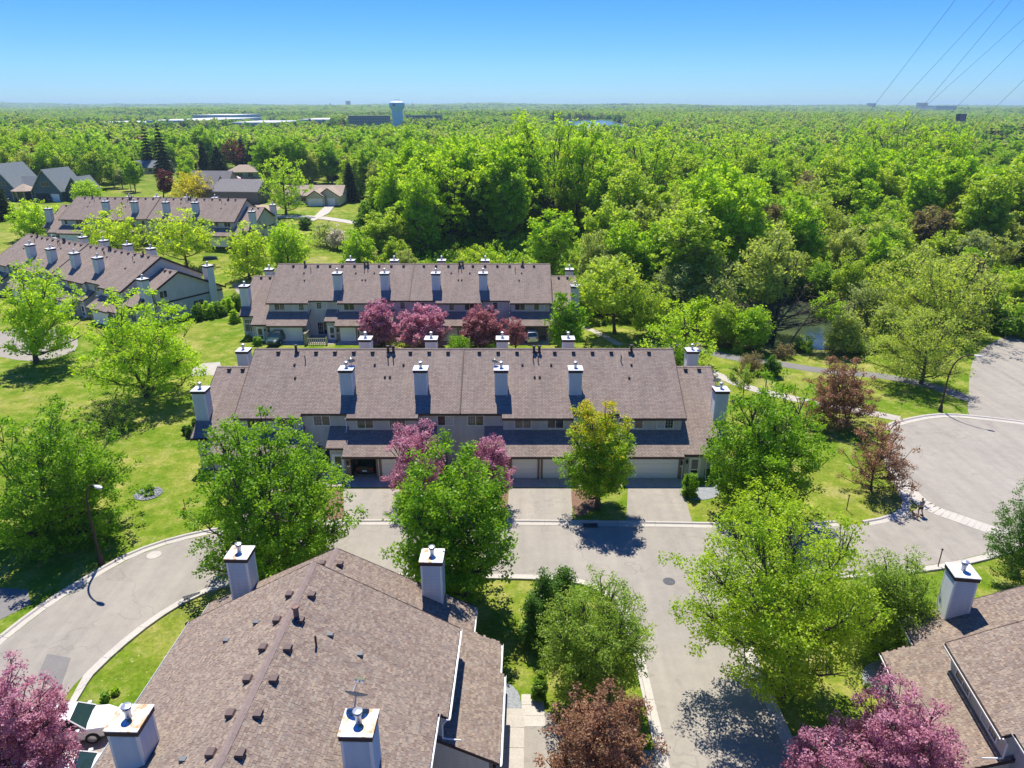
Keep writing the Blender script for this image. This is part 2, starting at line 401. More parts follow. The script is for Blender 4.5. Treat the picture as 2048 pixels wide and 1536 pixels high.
# main street: far edge and near edge, measured on the ground
far_edge = W((-60, 1345), (0, 1290), (100, 1212), (200, 1150), (270, 1112), (355, 1083), (460, 1062), (600, 1052), (760, 1050), (1000, 1050), (1200, 1052), (1390, 1055), (1560, 1058), (1680, 1052), (1780, 1042), (1835, 1018))
near_left = W((90, 1440), (150, 1368), (220, 1300), (300, 1237), (380, 1190), (480, 1158), (640, 1148), (850, 1147), (1080, 1150))
near_left = [(-39.5, 21.5)] + near_left
corner_l = [near_left[-1], (5.6, 44.0), (7.6, 42.0), (8.4, 38.5), (8.5, 30), (8.7, 5)]
corner_r = [(15.0, 5), (15.0, 30), (15.1, 37.5), (16.2, 41.3), (18.6, 43.4), (23, 44.6), (29, 45.3), (34.0, 46.3), (38.8, 47.9), (42.5, 49.6)]
road = [far_edge[0]] + far_edge[1:] + [(37.5, 55.5), (40.5, 51.0), (42.5, 49.6)] + corner_r[::-1][1:] + [(15.0, -30), (8.7, -30)] + corner_l[::-1] + near_left[::-1] + [(-50, 12), (-62, 20)]
sheet('road', road, .008, M['asphalt'], 'sun bleached asphalt street with fine cracks')
# turning circle
circ = W((1775, 905), (1779, 870), (1800, 852), (1880, 836), (1960, 840), (2060, 852)) + [(70, 70), (76, 60), (70, 47), (58, 42), (50, 44)] + [P(2060, 1083), P(2000, 1064), P(1925, 1038), P(1850, 1008), P(1800, 962)]
sheet('turning_circle', circ, .014, M['asphalt_drive'], 'pale asphalt turning circle at the right end of the street', n=5)
sheet('side_road', W((1945, 836), (1938, 790), (1940, 745), (1952, 712), (1990, 682), (2048, 662), (2200, 620), (2400, 640), (2300, 760), (2200, 850), (2048, 862)), .010, M['asphalt'], 'asphalt road leaving the turning circle past the lawn', n=4)
sheet('far_road', W((2000, 634), (2060, 628), (2200, 618), (2200, 640), (2060, 655)), .012, M['asphalt'], 'strip of road at the right edge beyond the lawn')
kerb('kerb', far_edge[:14], 1, 'far kerb of the street in front of the middle townhouse row')
kerb('kerb', near_left + corner_l[1:], -1, 'near kerb curving round the lawn of the closest townhouse row')
kerb('kerb', corner_r, -1, 'kerb on the right hand corner of the side street')
kerb('kerb', W((1735, 1052), (1790, 1040), (1822, 1018), (1812, 985), (1790, 945), (1776, 905)), 1, 'kerb round the tip of lawn by the turning circle', w=1.0)
kerb('kerb', W((1782, 862), (1800, 851), (1880, 835), (1960, 839), (2060, 851)), 1, 'upper kerb of the turning circle below the street lamp', w=1.3)
vg = W((1798, 962), (1850, 1010), (1925, 1040), (2000, 1066), (2075, 1090))
vl = catmull([(a, b, 0) for a, b in vg], 6); vr = empty('concrete_gutter', (vl[0].x, vl[0].y, 0)); tag(vr, 'pale concrete valley gutter between the street and the turning circle', 'gutter', kind='structure')
for i in range(len(vl) - 1):
    mb = MB(); a, b = vl[i], vl[i + 1]; d = (b - a).normalized(); nn = Vector((-d.y, d.x, 0)) * .75; g = d * .01
    mb.poly([(q.x - vl[0].x, q.y - vl[0].y, .026) for q in (a - nn + g, b - nn - g, b + nn - g, a + nn + g)]); mb.build('gutter_slab', M['concrete'], vr)
# paths, drives and beds
def drive(pts, label, m='asphalt_drive', z=.017, name='driveway'): return sheet(name, pts, z, M[m], label)
drive(W((686, 978), (800, 978), (796, 1051), (690, 1051)), 'asphalt driveway in front of the open single garage')
drive(W((1018, 977), (1142, 977), (1146, 1051), (1013, 1051)), 'asphalt driveway shared by the two closed single garages')
drive(W((1256, 974), (1364, 974), (1388, 1056), (1252, 1054)), 'asphalt driveway in front of the double garage at the right end')
drive(W((505, 978), (612, 978), (600, 1053), (475, 1060)), 'asphalt driveway half hidden under the big maple')
drive([(-1.0, 31.6), (2.3, 31.6), (3.2, 29), (8.6, 29), (8.6, 12), (-1.0, 12)], 'asphalt driveway beside the closest townhouse row', z=.017)
drive([(22.9, 27), (16, 26), (16, 10), (22, 10)], 'asphalt driveway of the right hand townhouse row', z=.017)
drive(W((-80, 1235), (0, 1176), (55, 1180), (62, 1208), (-10, 1245)), 'dark asphalt drive joining the street at the left edge', 'asphalt_dark')
drive(W((378, 752), (392, 728), (440, 724), (445, 750)), 'concrete slab drive behind the left end of the middle row', 'concrete_old')
def slabs(name, label, x0, x1, y0, y1, nx, ny=1, z=.03, m='concrete_old'):
    r = empty(name, ((x0 + x1) / 2, (y0 + y1) / 2, 0)); tag(r, label, 'paving', kind='structure'); dx = (x1 - x0) / nx; dy = (y1 - y0) / ny
    for i in range(nx):
        for j in range(ny):
            mb = MB(); mb.box(-dx / 2 + .01, dx / 2 - .01, -dy / 2 + .01, dy / 2 - .01, 0, z); mb.build('paving_slab', M[m], r, (x0 + dx * (i + .5) - (x0 + x1) / 2, y0 + dy * (j + .5) - (y0 + y1) / 2, 0))
# parking court behind the second row and at the left
sheet('parking_court', [P(-40, 672), P(60, 655), P(140, 662), P(150, 700), P(60, 722), P(-40, 700)], .012, M['asphalt'], 'asphalt parking court under the trees at the left edge', n=4)
sheet('back_lane', W((365, 522), (430, 512), (520, 540), (560, 560), (540, 600), (480, 590), (455, 558), (400, 548)), .012, M['asphalt'], 'pale lane behind the second townhouse row', n=4)
sheet('back_lane', W((100, 480), (250, 500), (380, 520), (400, 545), (300, 540), (100, 500)), .010, M['asphalt'], 'pale lane along the back of the angled row', n=4)
def strip(name, line, w, m, label, z=.02):
    ln = catmull([(a, b, 0) for a, b in line], 8); Lp = ribbon_pts(ln, w / 2); Rp = ribbon_pts(ln, -w / 2); mb = MB()
    for i in range(len(ln) - 1):
        q = [Rp[i], Rp[i + 1], Lp[i + 1], Lp[i]]; mb.poly([(p.x, p.y, z + tz(p.x, p.y)) for p in q])
    o = mb.build(name, M[m]); tag(o, label, kind='structure'); return o
strip('path', W((1400, 735), (1440, 752), (1500, 776), (1600, 800), (1700, 818), (1800, 838)), 1.7, 'concrete_old', 'concrete footpath running past the right end of the middle row')
strip('path', W((1330, 690), (1400, 700), (1470, 716), (1560, 728), (1650, 742), (1760, 752), (1860, 772), (1945, 800)), 2.2, 'asphalt_dark', 'grey asphalt footpath along the lawn beside the pond')
strip('path', W((1170, 655), (1200, 668), (1240, 690)), 1.2, 'concrete_old', 'short path beside the right end of the second row')
# pond
def water_material(name, c, rough=.12):
    m = mat(name, c, rough, spec=.5); t = NT(m); v = t.coords('Object')
    f = t.noise(v, .12, 5, .65); t.base(t.ramp(f, [(.45, c), (.62, (c[0] * 1.5 + .03, c[1] * 1.8 + .03, c[2] + .015))])); t.bump(t.noise(v, 2.2, 3), .12, .05); return m
M['pond'] = water_material('pond_water', (.025, .035, .03)); M['lake'] = water_material('lake_water', (.06, .12, .2), .2)
sheet('pond_bank', W((1455, 655), (1520, 598), (1640, 582), (1760, 592), (1800, 640), (1770, 700), (1640, 712), (1500, 700)), .006, M['understory'], 'bare muddy bank round the pond', n=4)
sheet('pond', W((1480, 650), (1540, 605), (1640, 590), (1735, 600), (1765, 640), (1735, 690), (1640, 700), (1520, 688)), .02, M['pond'], 'dark still pond seen between bare trunks', n=4)
sheet('lake', [(88, 760), (128, 740), (172, 900), (215, 1330), (120, 1500), (78, 1100)], .3, M['lake'], 'blue lake far beyond the wood', n=4, dz=True)
sheet('bare_field', [(-122, 188), (-80, 186), (-74, 232), (-100, 240), (-135, 225)], .03, M['soil'], 'tan field of bare soil behind the far left row', n=5, dz=True)
strip('street', [(-80, 213), (-60, 211), (-35, 209), (-20, 208)], 5, 'concrete', 'pale street in front of the tan ranch house', z=.06)
sheet('driveway', [P(620, 440, 2.7), P(652, 411, 2.7), P(670, 411, 2.7), P(658, 425, 2.7), P(628, 441, 2.7)], .08, M['concrete'], 'concrete driveway of the tan ranch house', dz=True)
# mulch and stone beds in front of the middle row
sheet('mulch_bed', W((1144, 982), (1180, 984), (1200, 992), (1196, 1012), (1176, 1026), (1150, 1030)), .012, M['mulch'], 'brown mulch bed left of the golden maple', n=4)
sheet('mulch_bed', W((655, 985), (684, 980), (687, 1048), (650, 1040)), .012, M['mulch'], 'strip of red mulch left of the first driveway')
sheet('mulch_bed', W((985, 985), (1017, 980), (1013, 1046), (990, 1040)), .012, M['mulch'], 'strip of red mulch left of the shared driveway')
sheet('stone_bed', W((1370, 985), (1398, 975), (1420, 968), (1440, 975), (1430, 995), (1385, 1000)), .03, M['stone'], 'grey stone bed by the round bush near the end door', n=4)
sheet('stone_bed', [(-.6, 33.9), (.35, 33.2), (.55, 31.8), (.5, 30.6), (-.4, 30.6)], .03, M['stone'], 'grey stone edging along the closest row', n=3)
sheet('stone_bed', W((1725, 1345), (1745, 1325), (1800, 1318), (1830, 1360), (1800, 1385), (1735, 1385)), .03, M['stone'], 'blue grey stone bed beside the right hand row', n=4)
sheet('road_patch', W((75, 1352), (95, 1308), (142, 1316), (118, 1385)), .014, M['asphalt_dark'], 'square darker patch in the street asphalt')
# ------------------------------------------------------------------ townhouse rows
RIDGE, WRIDGE, SL, HL, WL = 9.7, 7.75, 0.5, 21.3, 25.4
_mc = {}
def cached(key, fn):
    if key not in _mc: _mc[key] = fn()
    return _mc[key]
def slope_of(zr): return 0.55 if zr > 9 else 0.5
def zroof(y, zr): return zr - slope_of(zr) * abs(y)
def roof_slab(mb, pts, zr, th=.2, mt=0, ms=1):
    """pts: plan outline (x,y), counter-clockwise seen from above, all on one side of the ridge"""
    k = math.sqrt(1 + slope_of(zr) ** 2)
    top = [(x, y, zroof(y, zr)) for x, y in pts]; bot = [(x, y, z - th) for x, y, z in top]
    mb.poly(top, mt, [(x, abs(y) * k) for x, y in pts]); mb.poly(bot[::-1], ms)
    for i in range(len(pts)):
        j = (i + 1) % len(pts)
        if abs(pts[i][1]) < 1e-6 and abs(pts[j][1]) < 1e-6: continue
        mb.poly([bot[i], bot[j], top[j], top[i]], ms)
def ccw(pts):
    a = sum(p[0] * q[1] - q[0] * p[1] for p, q in zip(pts, pts[1:] + pts[:1])); return pts if a > 0 else pts[::-1]
def mir(pts, s): return ccw([(s * x, y) for x, y in pts])
MAIN_FRONT = [(21.5, 0), (21.5, -7.9), (15.2, -7.9), (15.2, -7.4), (10.8, -7.4), (10.8, -7.9), (4.0, -7.9), (4.0, -7.4)]
LOW_BLOCK = [(2.3, -7.05), (2.3, -9.5), (3.95, -9.5), (3.95, -10.4), (10.9, -10.4), (10.9, -9.5), (12.6, -9.5), (12.6, -7.05)]
LOW_END = [(15.05, -7.05), (15.05, -10.4), (21.0, -10.4), (21.0, -10.15), (23.4, -10.15), (23.4, -8.45), (25.65, -8.45), (25.65, 0), (21.3, 0), (21.3, -7.05)]
def window_mesh(w, h, grid, tri=False):
    def f():
        mb = MB(); t = .07; d = .06
        mb.box(-w / 2 - t, w / 2 + t, -d, 0, -t, 0); mb.box(-w / 2 - t, w / 2 + t, -d, 0, h, h + t)
        mb.box(-w / 2 - t, -w / 2, -d, 0, 0, h); mb.box(w / 2, w / 2 + t, -d, 0, 0, h)
        mb.box(-.03, .03, -d + .01, 0, 0, h)
        if tri: mb.box(-w / 6 - .02, -w / 6 + .02, -d + .01, 0, 0, h); mb.box(w / 6 - .02, w / 6 + .02, -d + .01, 0, 0, h)
        return mb.mesh('window', M['white'])
    def p():
        mb = MB(); mb.box(0, w / 2 - .03, -.025, -.005, 0, h); return mb.mesh('pane', M['glass'])
    def b():
        mb = MB(); mb.box(0, w / 2 - .03, -.025, -.005, 0, h); return mb.mesh('pane', M['blind'])
    def g():
        mb = MB(); q = w / 2 - .03
        for i in (1, 2): mb.box(q * i / 3 - .007, q * i / 3 + .007, -.045, -.026, 0, h)
        for i in (1, 2): mb.box(0, q, -.04, -.027, h * i / 3 - .007, h * i / 3 + .007)
        return mb.mesh('grille', M['white'])
    return cached(('wf', w, h, tri), f), cached(('wp', w, h), p), cached(('wb', w, h), b), cached(('wg', w, h), g)
def window(root, x, y, z, w=1.5, h=.9, rz=0.0, grid=(1, 1), blind=(0, 0), tri=False):
    f, p, b, g = window_mesh(w, h, grid, tri)
    o = mob('window', f, root, (x, y, z), rz)
    for i, xx in enumerate((-w / 2, .03)):
        mob('pane', b if blind[i] else p, o, (xx, 0, 0))
        if grid[i]: mob('grille', g, o, (xx, 0, 0))
    return o
def garage_door(root, x0, x1, y, z1=2.13, rz=0):
    w = x1 - x0
    def f():
        mb = MB(); mb.box(-w / 2 - .1, -w / 2, -.05, 0, 0, z1); mb.box(w / 2, w / 2 + .1, -.05, 0, 0, z1); mb.box(-w / 2 - .1, w / 2 + .1, -.05, 0, z1, z1 + .1)
        return mb.mesh('garage_door', M['siding_warm'])
    def p():
        mb = MB(); h = z1 / 4; mb.box(-w / 2, w / 2, .02, .06, .006, h - .006); k = int(round(w / .62))
        for i in range(k):
            a = -w / 2 + w * (i + .12) / k; b = -w / 2 + w * (i + .88) / k; mb.box(a, b, .005, .021, .1, h - .1)
        return mb.mesh('door_panel', M['door_white'])
    o = mob('garage_door', cached(('gd', round(w, 2), z1), f), root, ((x0 + x1) / 2, y, 0), rz)
    for i in range(4): mob('door_panel', cached(('gp', round(w, 2), z1), p), o, (0, 0, z1 / 4 * i))
    return o
def chimney(root, x, y, zb, zt, near=False, cap='cap', flue=True, name='chimney'):
    W2 = .62
    mb = MB()
    if near:
        n = int((zt - .3 - zb) / .105)
        mb.box(-W2 + .03, W2 - .03, -W2 + .03, W2 - .03, zb, zt - .3)
        for i in range(n):
            z0 = zb + i * .105; z1 = z0 + .108; a = W2 + .022; b = W2 - .006; c0 = W2 - .08
            for q in (((-c0, -a), (c0, -a), (c0, -b), (-c0, -b)), ((a, -c0), (a, c0), (b, c0), (b, -c0)), ((c0, a), (-c0, a), (-c0, b), (c0, b)), ((-a, c0), (-a, -c0), (-b, -c0), (-b, c0))):
                mb.poly([(q[0][0], q[0][1], z0), (q[1][0], q[1][1], z0), (q[2][0], q[2][1], z1), (q[3][0], q[3][1], z1)])
                mb.poly([(q[0][0] * .99, q[0][1] * .99, z0), (q[1][0] * .99, q[1][1] * .99, z0), (q[1][0], q[1][1], z0), (q[0][0], q[0][1], z0)])
        for sx in (-1, 1):
            for sy in (-1, 1):
                mb.box(min(sx * W2, sx * (W2 - .09)) - (.02 if sx < 0 else 0), max(sx * W2, sx * (W2 - .09)) + (.02 if sx > 0 else 0), min(sy * W2, sy * (W2 - .09)) - (.02 if sy < 0 else 0), max(sy * W2, sy * (W2 - .09)) + (.02 if sy > 0 else 0), zb, zt - .3, 1)
        o = mb.build(name, [M['chim_near'], M['chim_corner']], root, (x, y, 0))
    else:
        mb.box(-W2, W2, -W2, W2, zb, zt - .3)
        for sx in (-1, 1):
            for sy in (-1, 1): mb.box(sx * W2 - (.012 if sx < 0 else .07), sx * W2 + (.012 if sx > 0 else .07), sy * W2 - (.012 if sy < 0 else .07), sy * W2 + (.012 if sy > 0 else .07), zb, zt - .3, 1)
        o = mb.build(name, [M['siding_chim'], M['white']], root, (x, y, 0))
    mb = MB(); a = W2 + .07; mb.box(-a, a, -a, a, zt - .3, zt - .04); mb.build('cap_band', M['trim'], o)
    mb = MB(); b = a + .03
    mb.poly([(-b, -b, zt - .045), (b, -b, zt - .045), (b, b, zt - .045), (-b, b, zt - .045)][::-1])
    for q in (((-b, -b), (b, -b)), ((b, -b), (b, b)), ((b, b), (-b, b)), ((-b, b), (-b, -b))):
        mb.poly([(*q[0], zt - .045), (*q[1], zt - .045), (*q[1], zt), (*q[0], zt)]); mb.poly([(*q[0], zt), (*q[1], zt), (0, 0, zt + .05)])
    mb.build('cap', M[cap], o)
    mb = MB(); mb.lathe([(.0, zt), (.15, zt + .02), (.13, zt + .1), (.13, zt + .42), (.17, zt + .43), (.17, zt + .5), (.12, zt + .52), (.12, zt + .6), (.22, zt + .6), (.2, zt + .64), (0, zt + .7)], 14)
    mb.build('flue', M['galv'], o, smooth=True)
    return o
M['jack'] = mat('roof_jack_grey', (.12, .14, .16), .5)
M['siding_chim'] = siding_material('chimney_siding', (.66, .70, .69))
M['chim_near'] = siding_material('chimney_board', (.64, .68, .67), .105)
M['chim_corner'] = mat('chimney_corner_board', (.70, .74, .74), .5)
def vent_mesh():
    def f():
        mb = MB(); w, d, h = .18, .2, .15
        mb.prism([(-d, -.06), (d * .9, -.25), (d, -.02), (d * .55, h), (-d, h * .95)][::-1], -w, w, 0)
        mb.poly([(-w + .02, -d - .002, -.0), (w - .02, -d - .002, -.0), (w - .02, -d - .002, h - .05), (-w + .02, -d - .002, h - .05)], 1)
        return mb.mesh('roof_vent', [M['vent'], M['dark']])
    return cached('vent', f)
def row(name, label, origin, rz, near=False, open_left=None, open_right=False, gutters=False, tabs=(None, None), caps=None, group='townhouse rows', simple=False, ext=0):
    root = empty(name, origin, rz); tag(root, label, 'townhouse row', group)
    # --- roof (all planes one object, low planes included)
    mb = MB(); rt = 0
    for s in (1, -1):
        roof_slab(mb, mir(MAIN_FRONT + [(0.0, -7.4), (0.0, 0)], s), RIDGE)
        roof_slab(mb, mir([(21.5, 0), (21.5, 7.5), (0, 7.5), (0, 0)], s), RIDGE)
        roof_slab(mb, mir(LOW_BLOCK, s), WRIDGE); roof_slab(mb, mir(LOW_END, s), WRIDGE)
        roof_slab(mb, mir([(21.3, 0), (25.65, 0), (25.65, 8.45), (21.3, 8.45)], s), WRIDGE)
    roof = mb.build('roof', [M['tabs_base'] if near else M['shingle'], M['trim']], root)
    mb = MB()
    for y in (-1, 1): mb.poly([(-21.5, 0, RIDGE + .035), (21.5, 0, RIDGE + .035), (21.5, y * .17, RIDGE - .05), (-21.5, y * .17, RIDGE - .05)][::-y])
    for s in (-1, 1):
        for y in (-1, 1):
            x0, x1 = sorted((s * 21.52, s * 25.65)); mb.poly([(x0, 0, WRIDGE + .035), (x1, 0, WRIDGE + .035), (x1, y * .17, WRIDGE - .05), (x0, y * .17, WRIDGE - .05)][::-y])
    mb.build('ridge_cap', M['ridge'] if near else M['shingle'], roof)
    mb = MB()
    for s in (-1, 1): mb.prism([(0, RIDGE + .02), (s * 7.45, RIDGE - 4.13), (s * 7.45, RIDGE - 4.0), (0, RIDGE + .12)][::-s], -.06, .06)
    mb.build('parapet_strip', M['trim'], roof)
    # --- walls
    mb = MB(); th = .22
    mb.prism([(-7.1, 0), (7.1, 0), (7.1, RIDGE - 3.905 - th), (0, RIDGE - th), (-7.1, RIDGE - 3.905 - th)], -21.2, 21.2)
    for s in (-1, 1):
        a, b = sorted((s * 4.1, s * 10.7)); mb.box(a, b, -7.55, -7.1, 3.4, RIDGE - 4.16 - th)
        a, b = sorted((s * 15.3, s * 21.19)); mb.box(a, b, -7.55, -7.1, 3.4, RIDGE - 4.16 - th)
        a, b = sorted((s * 21.2, s * 25.25)); mb.prism([(-8.0, 0), (8.0, 0), (8.0, WRIDGE - 4 - th), (0, WRIDGE - th), (-8.0, WRIDGE - 4 - th)], a, b)
        a, b = sorted((s * 21.15, s * 23.2)); mb.prism([(-9.75, 0), (-8.0, 0), (-8.0, WRIDGE - 4 - th), (-9.75, WRIDGE - 4.875 - th)], a, b)
        for px in (4.15, 10.55, 15.35, 20.95):
            a, b = sorted((s * px, s * (px + .15))); mb.prism([(-9.95, 0), (-7.1, 0), (-7.1, WRIDGE - 3.55 - th), (-9.95, WRIDGE - 4.975 - th)], a, b)
        a, b = sorted((s * 7.5, s * 7.7)); mb.prism([(-9.8, 0), (-7.1, 0), (-7.1, WRIDGE - 3.55 - th), (-9.8, WRIDGE - 4.9 - th)], a, b)
    mb.build('wall', M['siding'], root)
    zt_ = WRIDGE - 5.0 - th - .02
    for s in (-1, 1):
        for a, b in ((4.15, 4.95), (7.35, 7.85), (10.25, 10.7), (15.35, 15.8), (20.65, 21.13)):
            a, b = sorted((s * a, s * b)); mb = MB(); mb.box(a, b, -10.0, -9.86, 0, zt_); mb.build('brick_pillar', M['brick'], root)
        for a, b in ((4.95, 7.35), (7.85, 10.25), (15.8, 20.65)):
            a, b = sorted((s * a, s * b)); mb = MB(); mb.box(a, b, -9.99, -9.87, 2.2, zt_); mb.build('lintel', M['siding_warm'], root)
    # doors
    for s in (-1, 1):
        for k, (a, b) in enumerate(((4.95, 7.35), (7.85, 10.25), (15.8, 20.65))):
            if s == -1 and k == open_left: continue
            if s == 1 and k == 2 and open_right: continue
            a, b = sorted((s * a, s * b)); garage_door(root, a, b, -9.93)
        # end entry door
        def dm():
            m_ = MB(); m_.box(-.55, .55, -.06, 0, 0, 2.2); return m_.mesh('entry_door', M['white'])
        def gm():
            m_ = MB(); m_.box(-.3, .3, -.075, -.061, 1.0, 1.95); m_.box(-.3, .3, -.075, -.061, .35, .85); return m_.mesh('door_glass', M['glass'])
        d = mob('entry_door', cached('ed', dm), root, (s * 22.2, -9.76, 0)); mob('door_glass', cached('dg', gm), d)
        for u in (3.1, 11.6):
            m_ = MB(); m_.prism([(-9.1, 0), (-7.1, 0), (-7.1, WRIDGE - 3.55 - th), (-9.1, WRIDGE - 4.55 - th)], u - .75, u + .75)
            if s == -1: 
                m_ = MB(); m_.prism([(-9.1, 0), (-7.1, 0), (-7.1, WRIDGE - 3.55 - th), (-9.1, WRIDGE - 4.55 - th)], -u - .75, -u + .75)
            v = m_.build('porch', M['siding'], root); d = mob('entry_door', cached('ed', dm), root, (s * u, -9.11, 0)); mob('door_glass', cached('dg', gm), d)
    for s in (-1, 1):
        for u, y in ((4.45, -10.0), (10.5, -10.0), (15.55, -10.0), (20.9, -10.0), (21.45, -9.76)):
            def lm():
                q = MB(); q.box(-.05, .05, -.14, 0, .0, .06); q.box(-.07, .07, -.18, -.04, .06, .3); q.box(-.09, .09, -.2, -.02, .3, .34); return q.mesh('wall_lantern', M['dark'])
            mob('wall_lantern', cached('lant', lm), root, (s * u, y, 1.55))
        for u in (4.55, 10.45, 20.9):
            def pm():
                q = MB(); q.box(-.14, .14, -.02, 0, 0, .11); return q.mesh('number_plate', M['white'])
            mob('number_plate', cached('npl', pm), root, (s * u, -10.0, 1.3))
    # windows: upper floor
    bl = (name, int(abs(origin[0]))); rs = random.Random(hash(label) % 1000 if False else len(label) * 7)
    for s in (-1, 1):
        for u, y, w in ((1.45, -7.11, 1.45), (13.35, -7.11, 1.5), (6.0, -7.56, 1.5), (9.1, -7.56, 1.5), (16.7, -7.56, 1.5), (19.6, -7.56, 1.5)):
            b1 = rs.random() < .2; b2 = rs.random() < .2
            window(root, s * u, y, 4.3 if y > -7.3 else 4.22, w, .95, 0, (rs.random() < .45, rs.random() < .35), (b1, b2))
        window(root, s * 24.3, -8.01, 1.0, 1.4, 1.1, 0, (1, 1)); window(root, s * 24.3, -8.01, 2.3, 1.4, .5, 0, (1, 1))
        window(root, s * 13.4, -7.11, .25, 1.7, 1.9, 0, (1, 0))
    for s in (-1, 1):     # gable ends of the wings
        rzz = s * math.pi / 2
        window(root, s * 25.26, -3.0, 3.9, 1.3, 1.1, rzz, (0, 0)); window(root, s * 25.26, 3.0, .3, 1.8, 1.9, rzz, (0, 0)); window(root, s * 25.26, -2.2, .9, 1.5, 1.1, rzz, (0, 0))
    for u in (-18, -13, -7.5, -2, 2, 7.5, 13, 18):
        window(root, u, 7.11, 4.3, 1.5, 1.0, math.pi, (1, 0))
    # trim: belt bands and rake boards
    for s in (-1, 1):
        mb = MB(); a, b = sorted((s * 25.26, s * 25.31)); mb.box(a, b, -8.0, 8.0, 2.9, 3.15); mb.build('belt_board', M['trim'], root)
        for zr, xg, ye in ((WRIDGE, 25.64, 8.45), (RIDGE, 21.49, 7.9)):
            for t in (-1, 1):
                a, b = sorted((s * xg, s * (xg + .06)))
                S_ = slope_of(zr); m2 = MB(); m2.prism([(0, zr - .32), (t * ye, zr - .32 - S_ * ye), (t * ye, zr + .02 - S_ * ye), (0, zr + .02)][::-t], a, b); m2.build('rake_board', M['trim'], root)
    # gutters and downspouts
    gm_ = 'white' if gutters else 'trim'
    def gut(x0, x1, y, z):
        m_ = MB(); a, b = sorted((x0, x1)); sg = -1 if y < 0 else 1
        prof = [(y, z - .2), (y + sg * .1, z - .18), (y + sg * .13, z - .04), (y + sg * .115, z - .04), (y + sg * .085, z - .16), (y, z - .17)]
        m_.prism(prof if sg > 0 else prof[::-1], a, b); m_.build('gutter', M[gm_], root)
    for s in (-1, 1):
        for x0, x1, y, zr in ((21.5, 15.2, -7.91, RIDGE), (15.2, 10.8, -7.41, RIDGE), (10.8, 4, -7.91, RIDGE), (4, 0.05, -7.41, RIDGE), (10.9, 3.95, -10.41, WRIDGE), (21, 15.05, -10.41, WRIDGE), (23.4, 21.05, -10.16, WRIDGE), (25.65, 23.45, -8.46, WRIDGE), (21.5, .05, 7.51, RIDGE), (25.65, 21.6, 8.46, WRIDGE)):
            gut(s * x0, s * x1, y, zroof(y, zr))
    def spout(x, y, z0, z1, kick=.35):
        m_ = MB(); m_.tube([(0, -.28, z1), (0, -.02, z1 - .3), (0, -.02, z0 + .15), (0, -kick, z0 + .02)], .045, 6); m_.build('downspout', M['white'], root, (x, y, 0))
    for s in (-1, 1):
        spout(s * 7.6, -10.03, 0, 2.55); spout(s * 21.0, -10.05, 0, 2.5); spout(s * 23.3, -9.8, 0, 2.5); spout(s * 15.12, -7.6, 3.95, 5.3, .9); spout(s * 10.9, -7.6, 3.95, 5.3, .5)
    # --- chimneys
    caps = caps or {}
    for s in (-1, 1):
        for u, y, zt2 in ((3.9, -4.8, 9.33), (11.1, -4.8, 9.33), (3.9, 4.8, 9.33), (11.1, 4.8, 9.33), (24.75, -5.9, 7.6), (24.75, 5.9, 7.6)):
            zb = zroof(abs(y) + .7, RIDGE if u < 20 else WRIDGE) - .15
            if u > 20:
                zb = 0.0
                chimney(root, s * (25.3 if near else 25.1), y, zb, zt2, near, caps.get((s * u, y), 'cap'))
            else: chimney(root, s * u, y, zb, zt2, near, caps.get((s * u, y), 'cap'))
    # --- roof vents, stacks, boots
    vm = vent_mesh(); k = 0
    xs = [1.6 + 1.93 * i for i in range(10)]
    for s in (-1, 1):
        for x in xs:
            mob('roof_vent', vm, root, (s * x, -.55, RIDGE - .24), 0)
            if near: mob('roof_vent', vm, root, (s * x, .55, RIDGE - .24), math.pi)
        for x in (22.9, 24.3):
            mob('roof_vent', vm, root, (s * x, -.5, WRIDGE - .18), 0)
            if near: mob('roof_vent', vm, root, (s * x, .5, WRIDGE - .18), math.pi)
    def stack(x, y, h=.75, r=.13):
        m_ = MB(); z = zroof(y, RIDGE) - .05; m_.lathe([(0, 0), (r * 1.6, .0), (r, .12), (r, h - .1), (r * 1.5, h - .1), (r * 1.5, h), (0, h + .03)], 10); m_.build('vent_stack', M['pipe'] if not near else M['stack_near'], root, (x, y, z), smooth=True)
    for s in (-1, 1):
        stack(s * 7.2, -.45); stack(s * 7.75, -.45); stack(s * 17.2, -.35)
        for x, y in ((7.1, -1.5), (7.6, -1.6), (16.0, -1.6)):
            m_ = MB(); m_.tube([(0, 0, 0), (0, 0, .75)], .055, 8); m_.build('vent_pipe', M['pipe'], root, (s * x, y, zroof(y, RIDGE) - .1))
        for x, y in ((6.0, -2.0), (8.9, -2.0), (7.2, -3.4), (7.7, -3.4), (17.0, -2.0), (16.6, -3.5)):
            m_ = MB(); m_.box(-.1, .1, -.13, .13, -.1, .13); m_.build('roof_jack', M['jack'] if near else M['pipe'], root, (s * x, y, zroof(y, RIDGE)))
            if near:
                m_ = MB(); m_.box(-.1, .1, -.13, .13, -.1, .13); m_.build('roof_jack', M['jack'], root, (s * x + .8, -y, zroof(y, RIDGE)))
    return root
M['tabs_base'] = M['roof_dark']; M['ridge'] = noisy('ridge_shingle', (.2, .155, .14), (.28, .22, .2), 2.5, .92, .2, fine=14); M['stack_near'] = noisy('rusty_vent_stack', (.12, .06, .05), (.3, .2, .17), 6, .6, 0)
